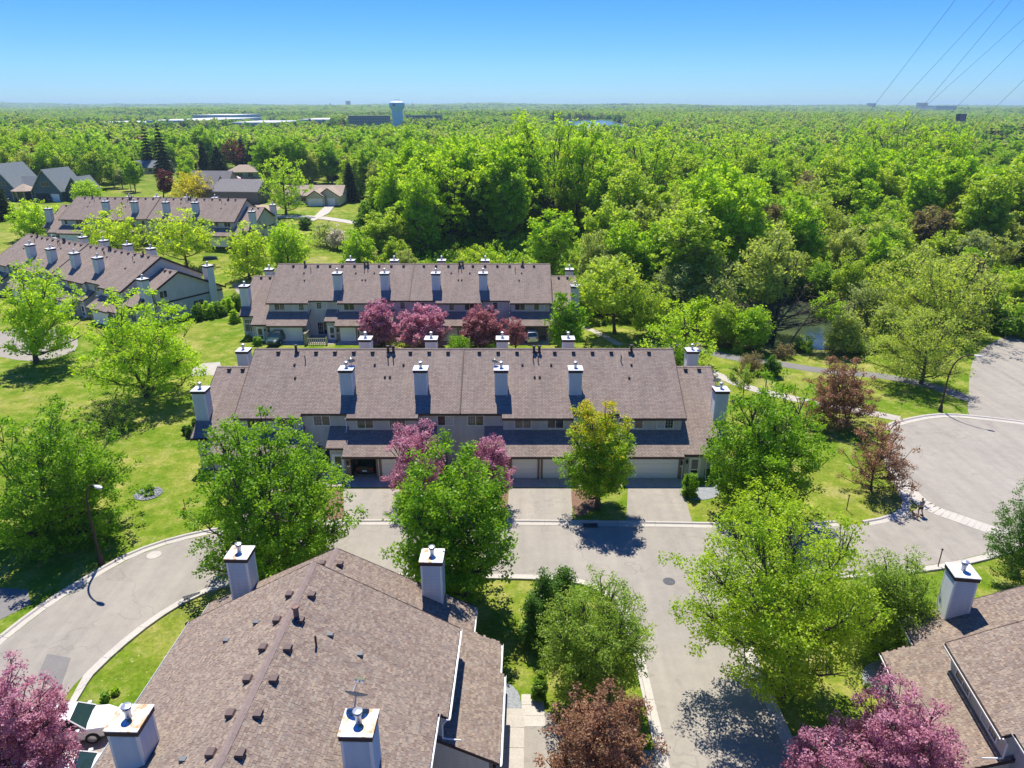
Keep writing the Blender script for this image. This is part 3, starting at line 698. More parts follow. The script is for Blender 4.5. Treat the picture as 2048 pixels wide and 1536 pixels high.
# ---- laid shingle tabs for the two closest roofs
def in_poly(x, y, pts):
    c = False; n = len(pts)
    for i in range(n):
        x1, y1 = pts[i]; x2, y2 = pts[(i + 1) % n]
        if (y1 > y) != (y2 > y) and x < (x2 - x1) * (y - y1) / (y2 - y1) + x1: c = not c
    return c
def lay_shingles(root, regions, nearest, seed):
    r = random.Random(seed); tabs = []; row_h = .135
    for pts, zr, sg, xlim in regions:
        k = math.sqrt(1 + slope_of(zr) ** 2); ys = [abs(p[1]) for p in pts]; s0, s1 = min(ys) * k, max(ys) * k; nrow = int((s1 - s0) / row_h)
        x0, x1 = max(xlim[0], min(p[0] for p in pts)), min(xlim[1], max(p[0] for p in pts))
        for i in range(nrow):
            sl = s1 - i * row_h; x = x0 - r.random() * .3
            while x < x1:
                w = r.choice((.11, .14, .18, .22, .27)); a, b = max(x, x0), min(x + w, x1); x += w
                if b - a < .04: continue
                yc = (sl - row_h / 2) / k * sg
                if not in_poly((a + b) / 2, yc, pts): continue
                tabs.append((a + .006, b - .006, sl, max(sl - row_h, s0), zr, sg, r.random(), .009 + .016 * (r.random() < .45)))
    mw = Matrix.Rotation(root.rotation_euler.z, 4, 'Z'); mw.translation = root.location
    def dist(t):
        y = (t[2] - .07) / math.sqrt(1 + slope_of(t[4]) ** 2) * t[5]; p = mw @ Vector(((t[0] + t[1]) / 2, y, zroof(y, t[4]))); u = P_inv(p); return u
    sc = sorted(range(len(tabs)), key=lambda i: dist(tabs[i])); pick = set([i for i in sc if tabs[i][4] > 9][:nearest])
    def quad(t):
        a, b, s1_, s0_, zr, sg, tint, lift = t
        S_ = slope_of(zr if zr else 10); k = math.sqrt(1 + S_ * S_); ca, sa = 1 / k, S_ / k
        def pt(x, s, h): return (x, sg * (s * ca + h * sa), zr - s * sa + h * ca)
        lo0, lo1 = pt(a, s1_, lift), pt(b, s1_, lift); up0, up1 = pt(a, s0_, .006), pt(b, s0_, .006)
        bt0, bt1 = pt(a, s1_, .0), pt(b, s1_, .0)
        q = [lo0, lo1, up1, up0]; e = [bt0, bt1, lo1, lo0]
        l_ = [bt0, lo0, up0]; 
        if sg > 0: q, e = q[::-1], e[::-1]
        return q, e
    V, F, T = [], [], []
    for i, t in enumerate(tabs):
        if i in pick: continue
        for q in quad(t): b0 = len(V); V += q; F.append((b0, b0 + 1, b0 + 2, b0 + 3)); T.append(t[6])
    me = np_mesh('shingles', V, F, M['tabs'], T); o = mob('shingles', me, root); o['kind'] = 'stuff'; o['label'] = 'overlapping brown and grey shingles beyond the nearest ones'
    for i in pick:
        t = tabs[i]
        if t[4] < 9: continue
        wd = round(t[1] - t[0], 2); ti = round(t[6] * 7) / 7; li = round(t[7], 3)
        def f():
            V, F = [], []
            for q in quad((0, wd, .135, 0, 0, -1, 0, li)): b0 = len(V); V += q; F.append((b0, b0 + 1, b0 + 2, b0 + 3))
            return np_mesh('shingle', V, F, M['tabs'], [ti] * len(F))
        me = cached(('tab', wd, ti, li), f)
        s0 = t[2] - .135; S_ = slope_of(t[4]); k = math.sqrt(1 + S_ * S_); ca, sa = 1 / k, S_ / k
        if t[5] < 0: mob('shingle', me, root, (t[0], -s0 * ca, t[4] - s0 * sa))
        else: mob('shingle', me, root, (t[0] + wd, s0 * ca, t[4] - s0 * sa), math.pi)
    return len(tabs)
def P_inv(p):
    """distance score: near and inside the view is small"""
    d = p - Vector((0, 0, CAMZ)); dep = d.y * CP - d.z * SP
    if dep <= 0: return 1e6 + d.length
    px = 1024 + FPX * d.x / dep; py = 768 + FPX * (-d.z * CP - d.y * SP) / dep
    return d.length + (0 if 0 < px < 2048 and 0 < py < 1536 else 1e4)

A = row('townhouse_row', 'middle row of grey townhouses with brown roof, pink crabapples and an open garage in front', (-4.95, 69.5, 0), 0, open_left=1)
B = row('townhouse_row', 'second row of townhouses directly behind the middle row, dark car parked at its left end', (-15.5, 111.7, 0), 0, open_right=True)
th = math.atan2(-23.3, 37.2); Cc = (-58.4 - 21.3 * math.cos(th), 117.4 - 21.3 * math.sin(th), 0)
Crow = row('townhouse_row', 'angled townhouse row at the left showing its pale gable end', Cc, th)
D = row('townhouse_row', 'far left townhouse row in front of the bare field', (-84.5, 175.5, 2.7), R(-5.5))
eth = R(88.5)
ec = (-10.85 - 21.3 * math.cos(eth), 32.5 - 21.3 * math.sin(eth), 0)
E = row('townhouse_row', 'closest townhouse row whose big brown roof fills the bottom of the picture', ec, eth, near=True, gutters=True,
        caps={(-11.1, -4.8): 'cap', (11.1, -4.8): 'cap_rust', (11.1, 4.8): 'cap_rust', (3.9, -4.8): 'cap_rust', (24.75, -5.9): 'cap_rust', (24.75, 5.9): 'cap_rust'})
fth = R(-98)
fc = (24.0 - (math.cos(fth) * -25.45 - math.sin(fth) * -8.4), 35.3 - (math.sin(fth) * -25.45 + math.cos(fth) * -8.4), 0)
Fr = row('townhouse_row', 'townhouse row cut off by the bottom right corner with a second floor window band', fc, fth, near=True, gutters=True)
MAINF = MAIN_FRONT + [(0.0, -7.4), (0.0, 0)]
n1 = lay_shingles(E, [(ccw(MAINF), RIDGE, -1, (5.5, 21.5)), ([(0, 0), (21.5, 0), (21.5, 7.5), (0, 7.5)], RIDGE, 1, (5.5, 21.5)),
                 (ccw(LOW_BLOCK), WRIDGE, -1, (3, 13)), (ccw(LOW_END), WRIDGE, -1, (15, 26)), ([(21.52, 0), (25.65, 0), (25.65, 8.45), (21.52, 8.45)], WRIDGE, 1, (21.5, 26))], 300, 3)
n2 = lay_shingles(Fr, [(mir(MAINF, -1), RIDGE, -1, (-21.5, -9)), (mir(LOW_BLOCK, -1), WRIDGE, -1, (-13, -3)), (mir(LOW_END, -1), WRIDGE, -1, (-26, -15)), (ccw([(-21.5, 0), (-21.5, 7.5), (-9, 7.5), (-9, 0)]), RIDGE, 1, (-21.5, -9)), (ccw([(-25.65, 0), (-25.65, 8.45), (-21.52, 8.45), (-21.52, 0)]), WRIDGE, 1, (-26, -21.5))], 0, 5)
print('tabs', n1, n2)
# aprons of cast slabs in front of the garages of the two rows seen from the front
def w_slabs(root, nm, lab, x0, x1, y0, y1, nx):
    c = root.matrix_basis @ Vector(((x0 + x1) / 2, (y0 + y1) / 2, 0)); r = empty(nm, c, root.rotation_euler.z); tag(r, lab, 'apron', kind='structure'); dx = (x1 - x0) / nx
    for i in range(nx):
        mb = MB(); mb.box(-dx / 2 + .012, dx / 2 - .012, -(y1 - y0) / 2, (y1 - y0) / 2, -.02, .035); mb.build('paving_slab', M['concrete_old'], r, (x0 + dx * (i + .5) - (x0 + x1) / 2, 0, 0))
for rt_, wh in ((A, 'middle row'), (B, 'second row'), (E, 'closest row'), (Fr, 'right hand row')):
    for s in (-1, 1):
        sd_ = 'left' if s < 0 else 'right'
        a, b = sorted((s * 4.5, s * 10.6)); w_slabs(rt_, 'apron', f'concrete apron of the single garages on the {sd_} half of the {wh}', a, b, -11.6, -9.86, 5)
        a, b = sorted((s * 15.5, s * 21.0)); w_slabs(rt_, 'apron', f'concrete apron of the {sd_} double garage of the {wh}', a, b, -11.6, -9.86, 4)
        if rt_ in (A, B): a, b = sorted((s * 10.95, s * 15.2)); w_slabs(rt_, 'patio', f'concrete patio in the {sd_} recess of the {wh}', a, b, -11.5, -7.15, 4)
        a, b = sorted((s * 11.0, s * 13.6))
        if rt_ not in (A, B): w_slabs(rt_, 'entry_walk', f'concrete walk to the {sd_} inner porch of the {wh}', a, b, -11.2, -9.1, 2)
    mb = MB()
for x0, x1, y0, y1, nx, ny, l in ((.55, 1.9, 30.6, 33.0, 1, 3, 'concrete walk slabs beside the closest row and its driveway'),):
    slabs('walk', l, x0, x1, y0, y1, nx, ny, .03, 'concrete')
# ------------------------------------------------------------------ trees
def prof(shape, t):
    t = np.clip(t, 0, 1)
    if shape == 'round': return np.sqrt(np.clip(1 - (2 * t - 1) ** 2, 0, 1)) ** .8
    if shape == 'oval': return np.clip(np.sin(np.pi * t ** .8), 0, 1) ** .65
    if shape == 'maple': return np.where(t < .3, .62 + .38 * np.sqrt(np.clip(t / .3, 0, 1)), np.sqrt(np.clip(1 - ((t - .3) / .72) ** 2, 0, 1)))
    if shape == 'vase': return np.where(t < .6, .45 + .55 * np.clip(t / .6, 0, 1) ** .7, np.sqrt(np.clip(1 - ((t - .6) / .42) ** 2, 0, 1)))
    if shape == 'dome': return np.sqrt(np.clip(1 - t ** 2.2, 0, 1)) * (.85 + .15 * np.clip(t / .2, 0, 1))
    if shape == 'cone': return np.clip(1.02 - t, 0, 1) ** .85 * (.75 + .25 * np.clip(t / .08, 0, 1))
    if shape == 'column': return np.clip(1 - np.abs(2 * t - .8) ** 3 * .5, 0, 1) * np.clip((1 - t) / .18, 0, 1) ** .5
    return np.ones_like(t)
def np_tubes(paths, radii, n=5):
    V, F = [], []; base = 0
    for path, rad in zip(paths, radii):
        path = np.asarray(path, float); k = len(path); d = np.gradient(path, axis=0); d /= np.linalg.norm(d, axis=1)[:, None] + 1e-9
        ref = np.array([1, .13, 0.07]) if abs(d[:, 2]).mean() > .6 else np.array([.05, .1, 1.0])
        e = np.cross(d, ref); e /= np.linalg.norm(e, axis=1)[:, None] + 1e-9; g = np.cross(d, e)
        a = np.arange(n) * 2 * np.pi / n
        ring = path[:, None, :] + (e[:, None, :] * np.cos(a)[None, :, None] + g[:, None, :] * np.sin(a)[None, :, None]) * np.asarray(rad)[:, None, None]
        V.append(ring.reshape(-1, 3)); i = np.arange(k - 1)[:, None] * n; j = np.arange(n)[None, :]
        F.append(np.stack([base + i + j, base + i + (j + 1) % n, base + i + n + (j + 1) % n, base + i + n + j], -1).reshape(-1, 4)); base += k * n
    return np.vstack(V), np.vstack(F)
def leaves_at(c, n_each, r_clump, size, rg, flat=.7, aspect=.6, droop=0.0, tilt=1.0, var=None):
    """c: clump centres (k,3) -> leaf quads"""
    k = len(c); n = k * n_each; cc = np.repeat(c, n_each, 0)
    o = rg.normal(size=(n, 3)); o /= np.linalg.norm(o, axis=1)[:, None]; o *= (rg.random(n) ** .5)[:, None] * r_clump; o[:, 2] *= flat
    p = cc + o
    if droop: p[:, 2] -= droop * rg.random(n) ** 2
    nr = rg.normal(size=(n, 3)) * tilt * .62 + np.array([0, 0, .8]) + o / (r_clump + 1e-6) * .45; nr /= np.linalg.norm(nr, axis=1)[:, None]
    t = rg.normal(size=(n, 3)); 
    if droop: t = t * .5 + np.array([0, 0, -1.0])
    t -= nr * (t * nr).sum(1)[:, None]; t /= np.linalg.norm(t, axis=1)[:, None] + 1e-9; b = np.cross(nr, t)
    L = size * (.6 + .8 * rg.random(n))[:, None]; Wd = L * aspect
    V = np.stack([p - t * L * .5, p + b * Wd * .5 - nr * L * .08, p + t * L * .5, p - b * Wd * .5 + nr * L * .05], 1).reshape(-1, 3)
    F = np.arange(n * 4).reshape(-1, 4)
    cv = np.repeat(rg.random(k), n_each) if var is None else np.repeat(var, n_each)
    return V, F, np.clip(.62 * cv + .38 * rg.random(n), 0, 1)
def make_tree(seed, H, Rx, zb, shape='maple', n_limb=14, n_clump=420, per=45, r_clump=.55, leaf=.26, trunk_r=.22, off=(0, 0), spread=.26, droop=0.0,
              aspect=.6, flat=.7, core=.25, trunk_top=.72, multi=1, Ry=None, twigs=.6, lump=.22, grad=0.0, leafmat='maple', bark='bark', straight=False, bare=0.0):
    rg = np.random.default_rng(seed); Ry = Ry or Rx; cx, cy_ = off
    hc = H - zb
    # limb tips on the crown surface
    tips, limbs, lr = [], [], []
    top = H * trunk_top
    def trunk_pt(z):
        s = z / H; return np.array([cx * s ** 1.3 + .12 * math.sin(z * .7 + seed), cy_ * s ** 1.3 + .12 * math.cos(z * .6 + seed * 2), z])
    stems = []
    for m_ in range(multi):
        a = 2 * np.pi * m_ / multi + seed; w = 0 if multi == 1 else Rx * .32
        zz = np.linspace(0, top, 8); stems.append(np.array([trunk_pt(z) + np.array([math.cos(a), math.sin(a), 0]) * w * (z / top) ** 1.1 for z in zz]))
    paths = list(stems); radii = [np.linspace(trunk_r, trunk_r * .35, 8) * (1.0 if multi == 1 else .72) for _ in stems]
    for pth, rd in zip(paths, radii): rd[0] *= 1.35
    ga = 2.39996
    for i in range(n_limb):
        f = (i + .5) / n_limb; t = f ** .85 * .96 + .02; az = ga * i + rg.random() * .5 + seed; rr = prof(shape, np.array(t)) * (.66 + .2 * rg.random())
        tip = np.array([cx + Rx * rr * math.cos(az), cy_ + Ry * rr * math.sin(az), zb + hc * t * .95]); stm = stems[i % multi]
        zs = min(max(.35 * zb + .5 * tip[2] - .25 * Rx * rr, zb * .55), top * .98); kz = zs / top * 7; k0 = int(kz); fr = kz - k0
        st = stm[k0] * (1 - fr) + stm[min(k0 + 1, 7)] * fr
        mid = st * .5 + tip * .5 + np.array([0, 0, (.02 if straight else -.04) * hc]) + (tip - st) * np.array([.12, .12, -.08]) + rg.normal(size=3) * .03 * Rx
        u = np.linspace(0, 1, 7)[:, None]; path = st * (1 - u) ** 2 + 2 * u * (1 - u) * mid + tip * u ** 2
        path[1:-1] += rg.normal(size=(5, 3)) * .02 * Rx
        limbs.append(path); r0 = trunk_r * (.5 - .25 * f); paths.append(path); radii.append(np.linspace(r0, .02, 7))
    limbs = np.array(limbs)
    # clump centres gathered round limbs
    cs = np.zeros((0, 3)); li = np.zeros(0, int); ls = np.zeros(0); wts = np.array([np.hypot(*(l[-1] - l[0])[:2]) + .5 * hc / n_limb + .4 for l in limbs]); wts /= wts.sum()
    lob = rg.normal(size=(7, 3)); la = rg.random(7) * 6.28
    it = 0
    while len(cs) < n_clump and it < 30:
        it += 1; n = n_clump * 2; i = rg.choice(n_limb, n, p=wts); s = core + (1.03 - core) * rg.random(n) ** .7; ks = np.minimum(s, .999) * 6; k0 = ks.astype(int)
        q = limbs[i, k0] * (1 - (ks - k0))[:, None] + limbs[i, np.minimum(k0 + 1, 6)] * (ks - k0)[:, None]
        q = q + rg.normal(size=(n, 3)) * np.array([spread * Rx, spread * Ry, spread * hc * .3]) * (.35 + .65 * s)[:, None]
        t = (q[:, 2] - zb) / hc; dx = (q[:, 0] - cx) / Rx; dy = (q[:, 1] - cy_) / Ry; rr = np.hypot(dx, dy)
        d = np.stack([dx, dy, 2 * t - 1], 1); d /= np.linalg.norm(d, axis=1)[:, None] + 1e-9
        lm = 1 - lump + lump * np.sin(2.6 * d @ lob.T + la).mean(1) * 2.2
        ok = (t > 0) & (t < 1.0) & (rr < prof(shape, t) * lm)
        cs = np.vstack([cs, q[ok]]); li = np.concatenate([li, i[ok]]); ls = np.concatenate([ls, s[ok]])
    cs, li, ls = cs[:n_clump], li[:n_clump], ls[:n_clump]
    tp = np.repeat(limbs[:, -1], 2, 0) + rg.normal(size=(2 * n_limb, 3)) * r_clump * .4; cs = np.vstack([cs, tp]); li = np.concatenate([li, np.repeat(np.arange(n_limb), 2)]); ls = np.concatenate([ls, np.ones(2 * n_limb)])
    # secondary branches to clumps
    m = rg.random(len(cs)) < twigs
    for c, i, s in zip(cs[m], li[m], ls[m]):
        ks = max(0, min(s, 1) - .22) * 6; k0 = int(ks); a = limbs[i][k0] * (1 - (ks - k0)) + limbs[i][min(k0 + 1, 6)] * (ks - k0)
        mid = (a + c) / 2 + rg.normal(size=3) * .12; paths.append(np.array([a, mid, c])); radii.append(np.array([.035, .022, .008]) * max(1, trunk_r / .2) * (1 + bare))
    V, F = [], []
    v1, f1 = np_tubes([p for p in paths if len(p) > 3], [r for p, r in zip(paths, radii) if len(p) > 3], 7)
    p3 = [(p, r) for p, r in zip(paths, radii) if len(p) == 3]
    if p3:
        v2, f2 = np_tubes([p for p, _ in p3], [r for _, r in p3], 3); v1, f1 = np.vstack([v1, v2]), np.vstack([f1, f2 + len(v1)])
    wood = np_mesh('trunk', v1, f1, M[bark], smooth=True)
    var = None
    if grad: var = np.clip((1 - grad) * rg.random(len(cs)) + grad * np.clip((cs[:, 2] - zb) / hc, 0, 1) ** 2.6, 0, 1)
    cl = leaves_at(cs, per, r_clump, leaf, rg, flat, aspect, droop, var=var)
    crown = np_mesh('crown', cl[0], cl[1], M[leafmat], cl[2])
    return wood, crown
def make_conifer(seed, H, Rr, zb=.4, tiers=18, leafmat='spruce', leaf=.5, per=26, trunk_r=.2, open_=0.0):
    rg = np.random.default_rng(seed); paths = [np.array([[0, 0, 0], [0, 0, H * .4], [0, 0, H * .98]])]; radii = [np.array([trunk_r, trunk_r * .7, .02])]; cs = []
    P7 = [np.column_stack([np.zeros(7), np.zeros(7), np.linspace(0, H * .98, 7)])]; R7 = [np.linspace(trunk_r, .02, 7)]
    for i in range(tiers):
        t = i / tiers; z = zb + (H - zb) * t; r = Rr * (1 - t) ** .8 * (.85 + .3 * rg.random()); k = max(4, int(9 * (1 - t) + 4))
        if open_ and rg.random() < open_: continue
        for j in range(k):
            a = 2 * np.pi * (j + rg.random() * .6) / k; rj = r * (.75 + .35 * rg.random()); P7.append(np.array([[0, 0, z + .3 * r * .4]] + [[rj * s * math.cos(a), rj * s * math.sin(a), z + .12 * r * (1 - s) - .22 * r * s * s] for s in (.2, .35, .5, .7, .85, 1)])); R7.append(np.linspace(.04, .008, 7))
            for s in np.arange(.25, 1.01, max(.1, .35 / max(rj, .4))): cs.append([rj * s * math.cos(a), rj * s * math.sin(a), z + .12 * r * (1 - s) - .22 * r * s * s])
    v, f = np_tubes(P7, R7, 4); wood = np_mesh('trunk', v, f, M['bark'])
    cl = leaves_at(np.array(cs), per, leaf * .75, leaf, rg, .35, .3, 0, .7); crown = np_mesh('crown', cl[0], cl[1], M[leafmat], cl[2]); return wood, crown
def make_bush(seed, H, Rr, leafmat='shrub', n=70, per=40, leaf=.12, shape='dome', bark='bark'):
    return make_tree(seed, H, Rr, .03, shape, 10, n, per, Rr * .28, leaf, .05, spread=.35, trunk_top=.6, lump=.12, leafmat=leafmat, twigs=.3, core=.1, bark=bark)
M['bark_wood'] = noisy('pale_wood_bark', (.14, .12, .095), (.26, .23, .19), 2, .95, .3, fine=9)
M['bark'] = noisy('tree_bark', (.06, .05, .04), (.13, .11, .09), 4, .95, .4, fine=20)
M['bark_grey'] = noisy('grey_bark', (.12, .11, .1), (.2, .18, .16), 4, .95, .4, fine=20)
LEAF = {
 'maple': ((.10, .235, .010), (.29, .50, .022), 1.5), 'golden': ((.14, .33, .012), (.78, .50, .02), 1.35), 'lime': ((0.280, 0.475, 0.020), (0.504, 0.686, 0.039), 1.5),
 'lime2': ((0.336, 0.502, 0.028), (0.560, 0.686, 0.056), 1.5), 'willow': ((0.308, 0.422, 0.067), (0.504, 0.607, 0.112), 1.4), 'sage': ((.27, .36, .13), (.42, .50, .21), 1.3),
 'feather': ((0.182, 0.304, 0.039), (0.350, 0.502, 0.067), 1.4), 'pink': ((.36, .12, .20), (.80, .46, .58), 1.1), 'plum': ((.32, .10, .12), (.62, .32, .34), 1.0),
 'copper': ((.17, .10, .045), (.56, .32, .20), 1.05), 'purple': ((0.098, 0.026, 0.028), (0.238, 0.059, 0.056), 1.0), 'magenta': ((.6, .08, .3), (.85, .25, .55), 1.1),
 'spruce': ((0.031, 0.066, 0.022), (0.077, 0.132, 0.039), .7), 'pine': ((0.056, 0.119, 0.028), (0.126, 0.224, 0.050), .9), 'yew': ((0.063, 0.158, 0.020), (0.140, 0.290, 0.039), 1.3),
 'shrub': ((0.112, 0.238, 0.020), (0.238, 0.409, 0.039), 1.4), 'white': ((0.557, 0.546, 0.375), (0.800, 0.720, 0.600), 1.0), 'browny': ((0.210, 0.185, 0.090), (0.378, 0.317, 0.157), 1.0),
 'wood1': ((.20, .38, .018), (.42, .60, .04), 1.6), 'wood2': ((.27, .42, .03), (.48, .60, .08), 1.5), 'wood3': ((.10, .23, .018), (.22, .38, .03), 1.6),
 'wood4': ((.32, .42, .09), (.48, .56, .16), 1.4), 'wood5': ((0.448, 0.475, 0.034), (0.612, 0.525, 0.054), 1.4), 'ash': ((.22, .38, .018), (.46, .60, .035), 1.5), 'deep': ((.05, .12, .03), (.11, .2, .045), 1.2), 'plant': ((0.154, 0.343, 0.034), (0.336, 0.554, 0.067), 1.3)}
for k_, (a_, b_, tr_) in LEAF.items(): M[k_] = leaf_material('leaf_' + k_, a_, b_, tr_, rand=.35 if k_.startswith('wood') else 0, tm=(1, .78, .78) if k_ in ('pink', 'plum', 'magenta') else (1, .85, .7) if k_ in ('copper', 'purple') else (1, 1, .95) if k_ == 'white' else (1.05, 1.0, .45))
_sd = [100]
def place(name, meshes, label, x, y, z=0, rz=0, cat='tree', group=None, sc=None, parts=('trunk', 'crown')):
    r = empty(name, (x, y, z), rz); tag(r, label, cat, group)
    if sc is not None: r.scale = sc if hasattr(sc, '__len__') else (sc,) * 3
    for nm, me in zip(parts, meshes): mob(nm, me, r)
    return r
def tree(name, label, base, left, right, top, cb, cat='tree', group=None, **kw):
    """measured in the photograph: trunk foot, crown left/right edge, crown top and crown underside"""
    x, y, z0 = Pt(*base); H = zat(top, y) - z0; zb = max(.2, zat(cb, y) - z0); zm = z0 + (H + zb) / 2
    xl, xr = xat(left, y, zm), xat(right, y, zm); Rr = (xr - xl) / 2; _sd[0] += 1
    f0 = kw.get('fn'); H = H * kw.pop('hs', 1.17 if name == 'cottonwood_tree' else 1.0); kw.setdefault('off', ((xl + xr) / 2 - x, 0)); kw.setdefault('trunk_r', .017 * H + .05)
    kw.pop('near_top', None)
    if f0 is None: Rr *= 1.12
    f = kw.pop('fn', make_tree)
    if y > 85: kw['per'] = int(kw.get('per', 36) * .5); kw['leaf'] = kw.get('leaf', .4) * 1.33; kw['twigs'] = kw.get('twigs', .6) * .7 if f is make_tree else 0
    elif y > 60: kw['per'] = int(kw.get('per', 36) * .8); kw['leaf'] = kw.get('leaf', .26) * 1.1
    if f is not make_tree: kw.pop('twigs', None)
    if f is make_tree: ms = f(_sd[0], H, Rr, zb, **kw)
    else: kw.pop('off'); ms = f(_sd[0], H, Rr, **kw)
    return place(name, ms, label, x, y, z0, 0, cat, group)
BIG = dict(shape='maple', n_limb=26, n_clump=900, per=54, r_clump=.6, leaf=.21, spread=.2, leafmat='maple')
tree('maple_tree', 'large full green maple in front of the left half of the middle row', (541, 1146), 362, 703, 800, 1165, **BIG)
tree('maple_tree', 'green maple behind the closest roof, between the two pink crabapples', (897, 1200), 765, 1050, 868, 1180, **{**BIG, 'n_clump': 760, 'n_limb': 22})
tree('maple_tree', 'wide green maple over the lawn at the left edge, behind the street lamp', (103, 1075), -50, 250, 797, 1110, **{**BIG, 'n_clump': 700})
tree('maple_tree', 'golden tipped maple with a tidy oval crown standing between the driveways', (1197, 1018), 1112, 1282, 780, 990, **{**BIG, 'n_clump': 620, 'leafmat': 'golden', 'shape': 'oval', 'leaf': .17, 'grad': .8, 'per': 50, 'r_clump': .5, 'n_limb': 20})
tree('maple_tree', 'broad green maple standing beside the right end of the middle row', (1538, 1020), 1405, 1672, 748, 1000, **{**BIG, 'n_clump': 700})
tree('ash_tree', 'tall open yellow green ash on the lawn right of the side street', (1567, 1392), 1358, 1765, 968, 1320, shape='maple', n_limb=24, n_clump=820, per=62, r_clump=.6, leaf=.17, spread=.19, leafmat='ash', lump=.22, aspect=.5, trunk_r=.24)
tree('shade_tree', 'spreading lime green tree with forked trunk on the lawn left of the middle row', (292, 795), 145, 412, 562, 770, shape='dome', n_limb=18, n_clump=460, per=40, r_clump=.75, leaf=.28, spread=.18, leafmat='lime', lump=.35, multi=2)
tree('shade_tree', 'lime green tree at the left edge beside the parking court', (72, 725), -20, 186, 512, 700, shape='dome', n_limb=18, n_clump=420, per=40, r_clump=.75, leaf=.28, spread=.18, leafmat='lime', lump=.35)
CR = dict(shape='dome', n_limb=18, n_clump=360, per=42, r_clump=.42, leaf=.15, spread=.2, trunk_r=.11, lump=.3, multi=3, cat='tree')
tree('crabapple_tree', 'pink crabapple with a leaning limb, just left of the central maple', (842, 1000), 752, 905, 832, 978, leafmat='pink', **{**CR, 'n_clump': 420})
tree('crabapple_tree', 'pink crabapple in front of the row, right of the central maple', (978, 1010), 925, 1030, 863, 980, leafmat='pink', **CR)
tree('crabapple_tree', 'pink crabapple in front of the second row, the left one of its pair', (765, 690), 712, 806, 596, 680, leafmat='pink', **{**CR, 'leaf': .24, 'n_clump': 460, 'r_clump': .5})
tree('crabapple_tree', 'pink crabapple in front of the second row, the wider right one of its pair', (842, 694), 784, 908, 606, 682, leafmat='pink', **{**CR, 'leaf': .24, 'n_clump': 520, 'r_clump': .5})
tree('crabapple_tree', 'dusty red crabapple in front of the second row', (968, 696), 914, 1020, 608, 684, leafmat='plum', **{**CR, 'leaf': .24, 'n_clump': 480, 'r_clump': .5})
tree('crabapple_tree', 'small dusty red crabapple in front of the second row beside the open garage', (1030, 700), 1006, 1052, 632, 690, leafmat='plum', **{**CR, 'n_clump': 130})
tree('crabapple_tree', 'dense dark copper crabapple by the footpath beyond the turning circle lawn', (1690, 850), 1602, 1768, 702, 838, leafmat='copper', **{**CR, 'n_clump': 520, 'per': 50})
tree('crabapple_tree', 'airy copper crabapple with visible trunk on the tip of lawn', (1742, 982), 1685, 1838, 832, 965, leafmat='copper', **{**CR, 'n_clump': 260, 'multi': 1, 'per': 32})
tree('crabapple_tree', 'copper crabapple at the bottom edge beside the side street', (1205, 1590), 1070, 1345, 1362, 1570, leafmat='copper', **{**CR, 'n_clump': 560, 'leaf': .13, 'r_clump': .36, 'per': 50, 'near_top': False})
tree('crabapple_tree', 'big pink crabapple at the bottom right edge', (1800, 1600), 1660, 1935, 1368, 1560, leafmat='pink', **{**CR, 'n_clump': 640, 'leaf': .12, 'r_clump': .36, 'per': 55, 'near_top': False})
tree('crabapple_tree', 'lower pink crabapple at the bottom edge, left of the big one', (1640, 1640), 1555, 1730, 1455, 1600, leafmat='pink', **{**CR, 'n_clump': 320, 'leaf': .12, 'r_clump': .36, 'per': 50, 'near_top': False})
tree('crabapple_tree', 'pink crabapple at the bottom left corner over the white car', (40, 1600), -90, 158, 1312, 1580, leafmat='pink', **{**CR, 'n_clump': 640, 'leaf': .12, 'r_clump': .36, 'per': 55, 'near_top': False})
tree('maple_tree', 'upright green maple in front of the right end of the second row', (1132, 700), 1087, 1180, 572, 690, **{**BIG, 'n_clump': 300, 'per': 34, 'leaf': .3, 'n_limb': 12})
tree('hawthorn_tree', 'dense rounded yellow green tree beside the side street', (1205, 1400), 1082, 1298, 1150, 1388, shape='round', n_limb=26, n_clump=900, per=44, r_clump=.42, leaf=.145, spread=.2, leafmat='feather', lump=.12, multi=4, trunk_r=.1, core=.35, twigs=.6, aspect=.45)
tree('feathery_tree', 'feathery green tree right of the tall ash, in front of the turning street', (1800, 1300), 1690, 1885, 1092, 1290, shape='dome', n_limb=20, n_clump=640, per=48, r_clump=.5, leaf=.15, spread=.22, leafmat='feather', lump=.18, multi=3, trunk_r=.1, twigs=.6, aspect=.45)
tree('sapling', 'small sparse tree in the shade of the forked lime green tree', (225, 858), 160, 280, 782, 852, shape='dome', n_limb=12, n_clump=150, per=22, r_clump=.4, leaf=.15, spread=.22, leafmat='feather', multi=3, trunk_r=.06, twigs=.9)
tree('sapling', 'young pale green tree with thin trunk behind the right end of the middle row', (1487, 795), 1452, 1518, 728, 775, shape='vase', n_limb=12, n_clump=120, per=22, r_clump=.35, leaf=.16, spread=.2, leafmat='feather', trunk_r=.08, twigs=.9)
tree('elm_tree', 'pale green tree with thick short trunk behind the right street lamp', (1842, 768), 1740, 1950, 602, 745, shape='dome', n_limb=20, n_clump=480, per=36, r_clump=.7, leaf=.24, spread=.2, leafmat='willow', lump=.25, twigs=.8, aspect=.4)
tree('elm_tree', 'sparse bright tree showing its branches behind the right end of the middle row', (1372, 735), 1272, 1448, 592, 735, shape='dome', n_limb=20, n_clump=300, per=26, r_clump=.7, leaf=.26, spread=.2, leafmat='lime', lump=.3, twigs=1)
tree('elm_tree', 'green tree just right of the second row with a straight dark trunk', (1228, 668), 1150, 1292, 505, 625, shape='round', n_limb=16, n_clump=300, per=36, r_clump=.8, leaf=.34, leafmat='wood2', spread=.2)
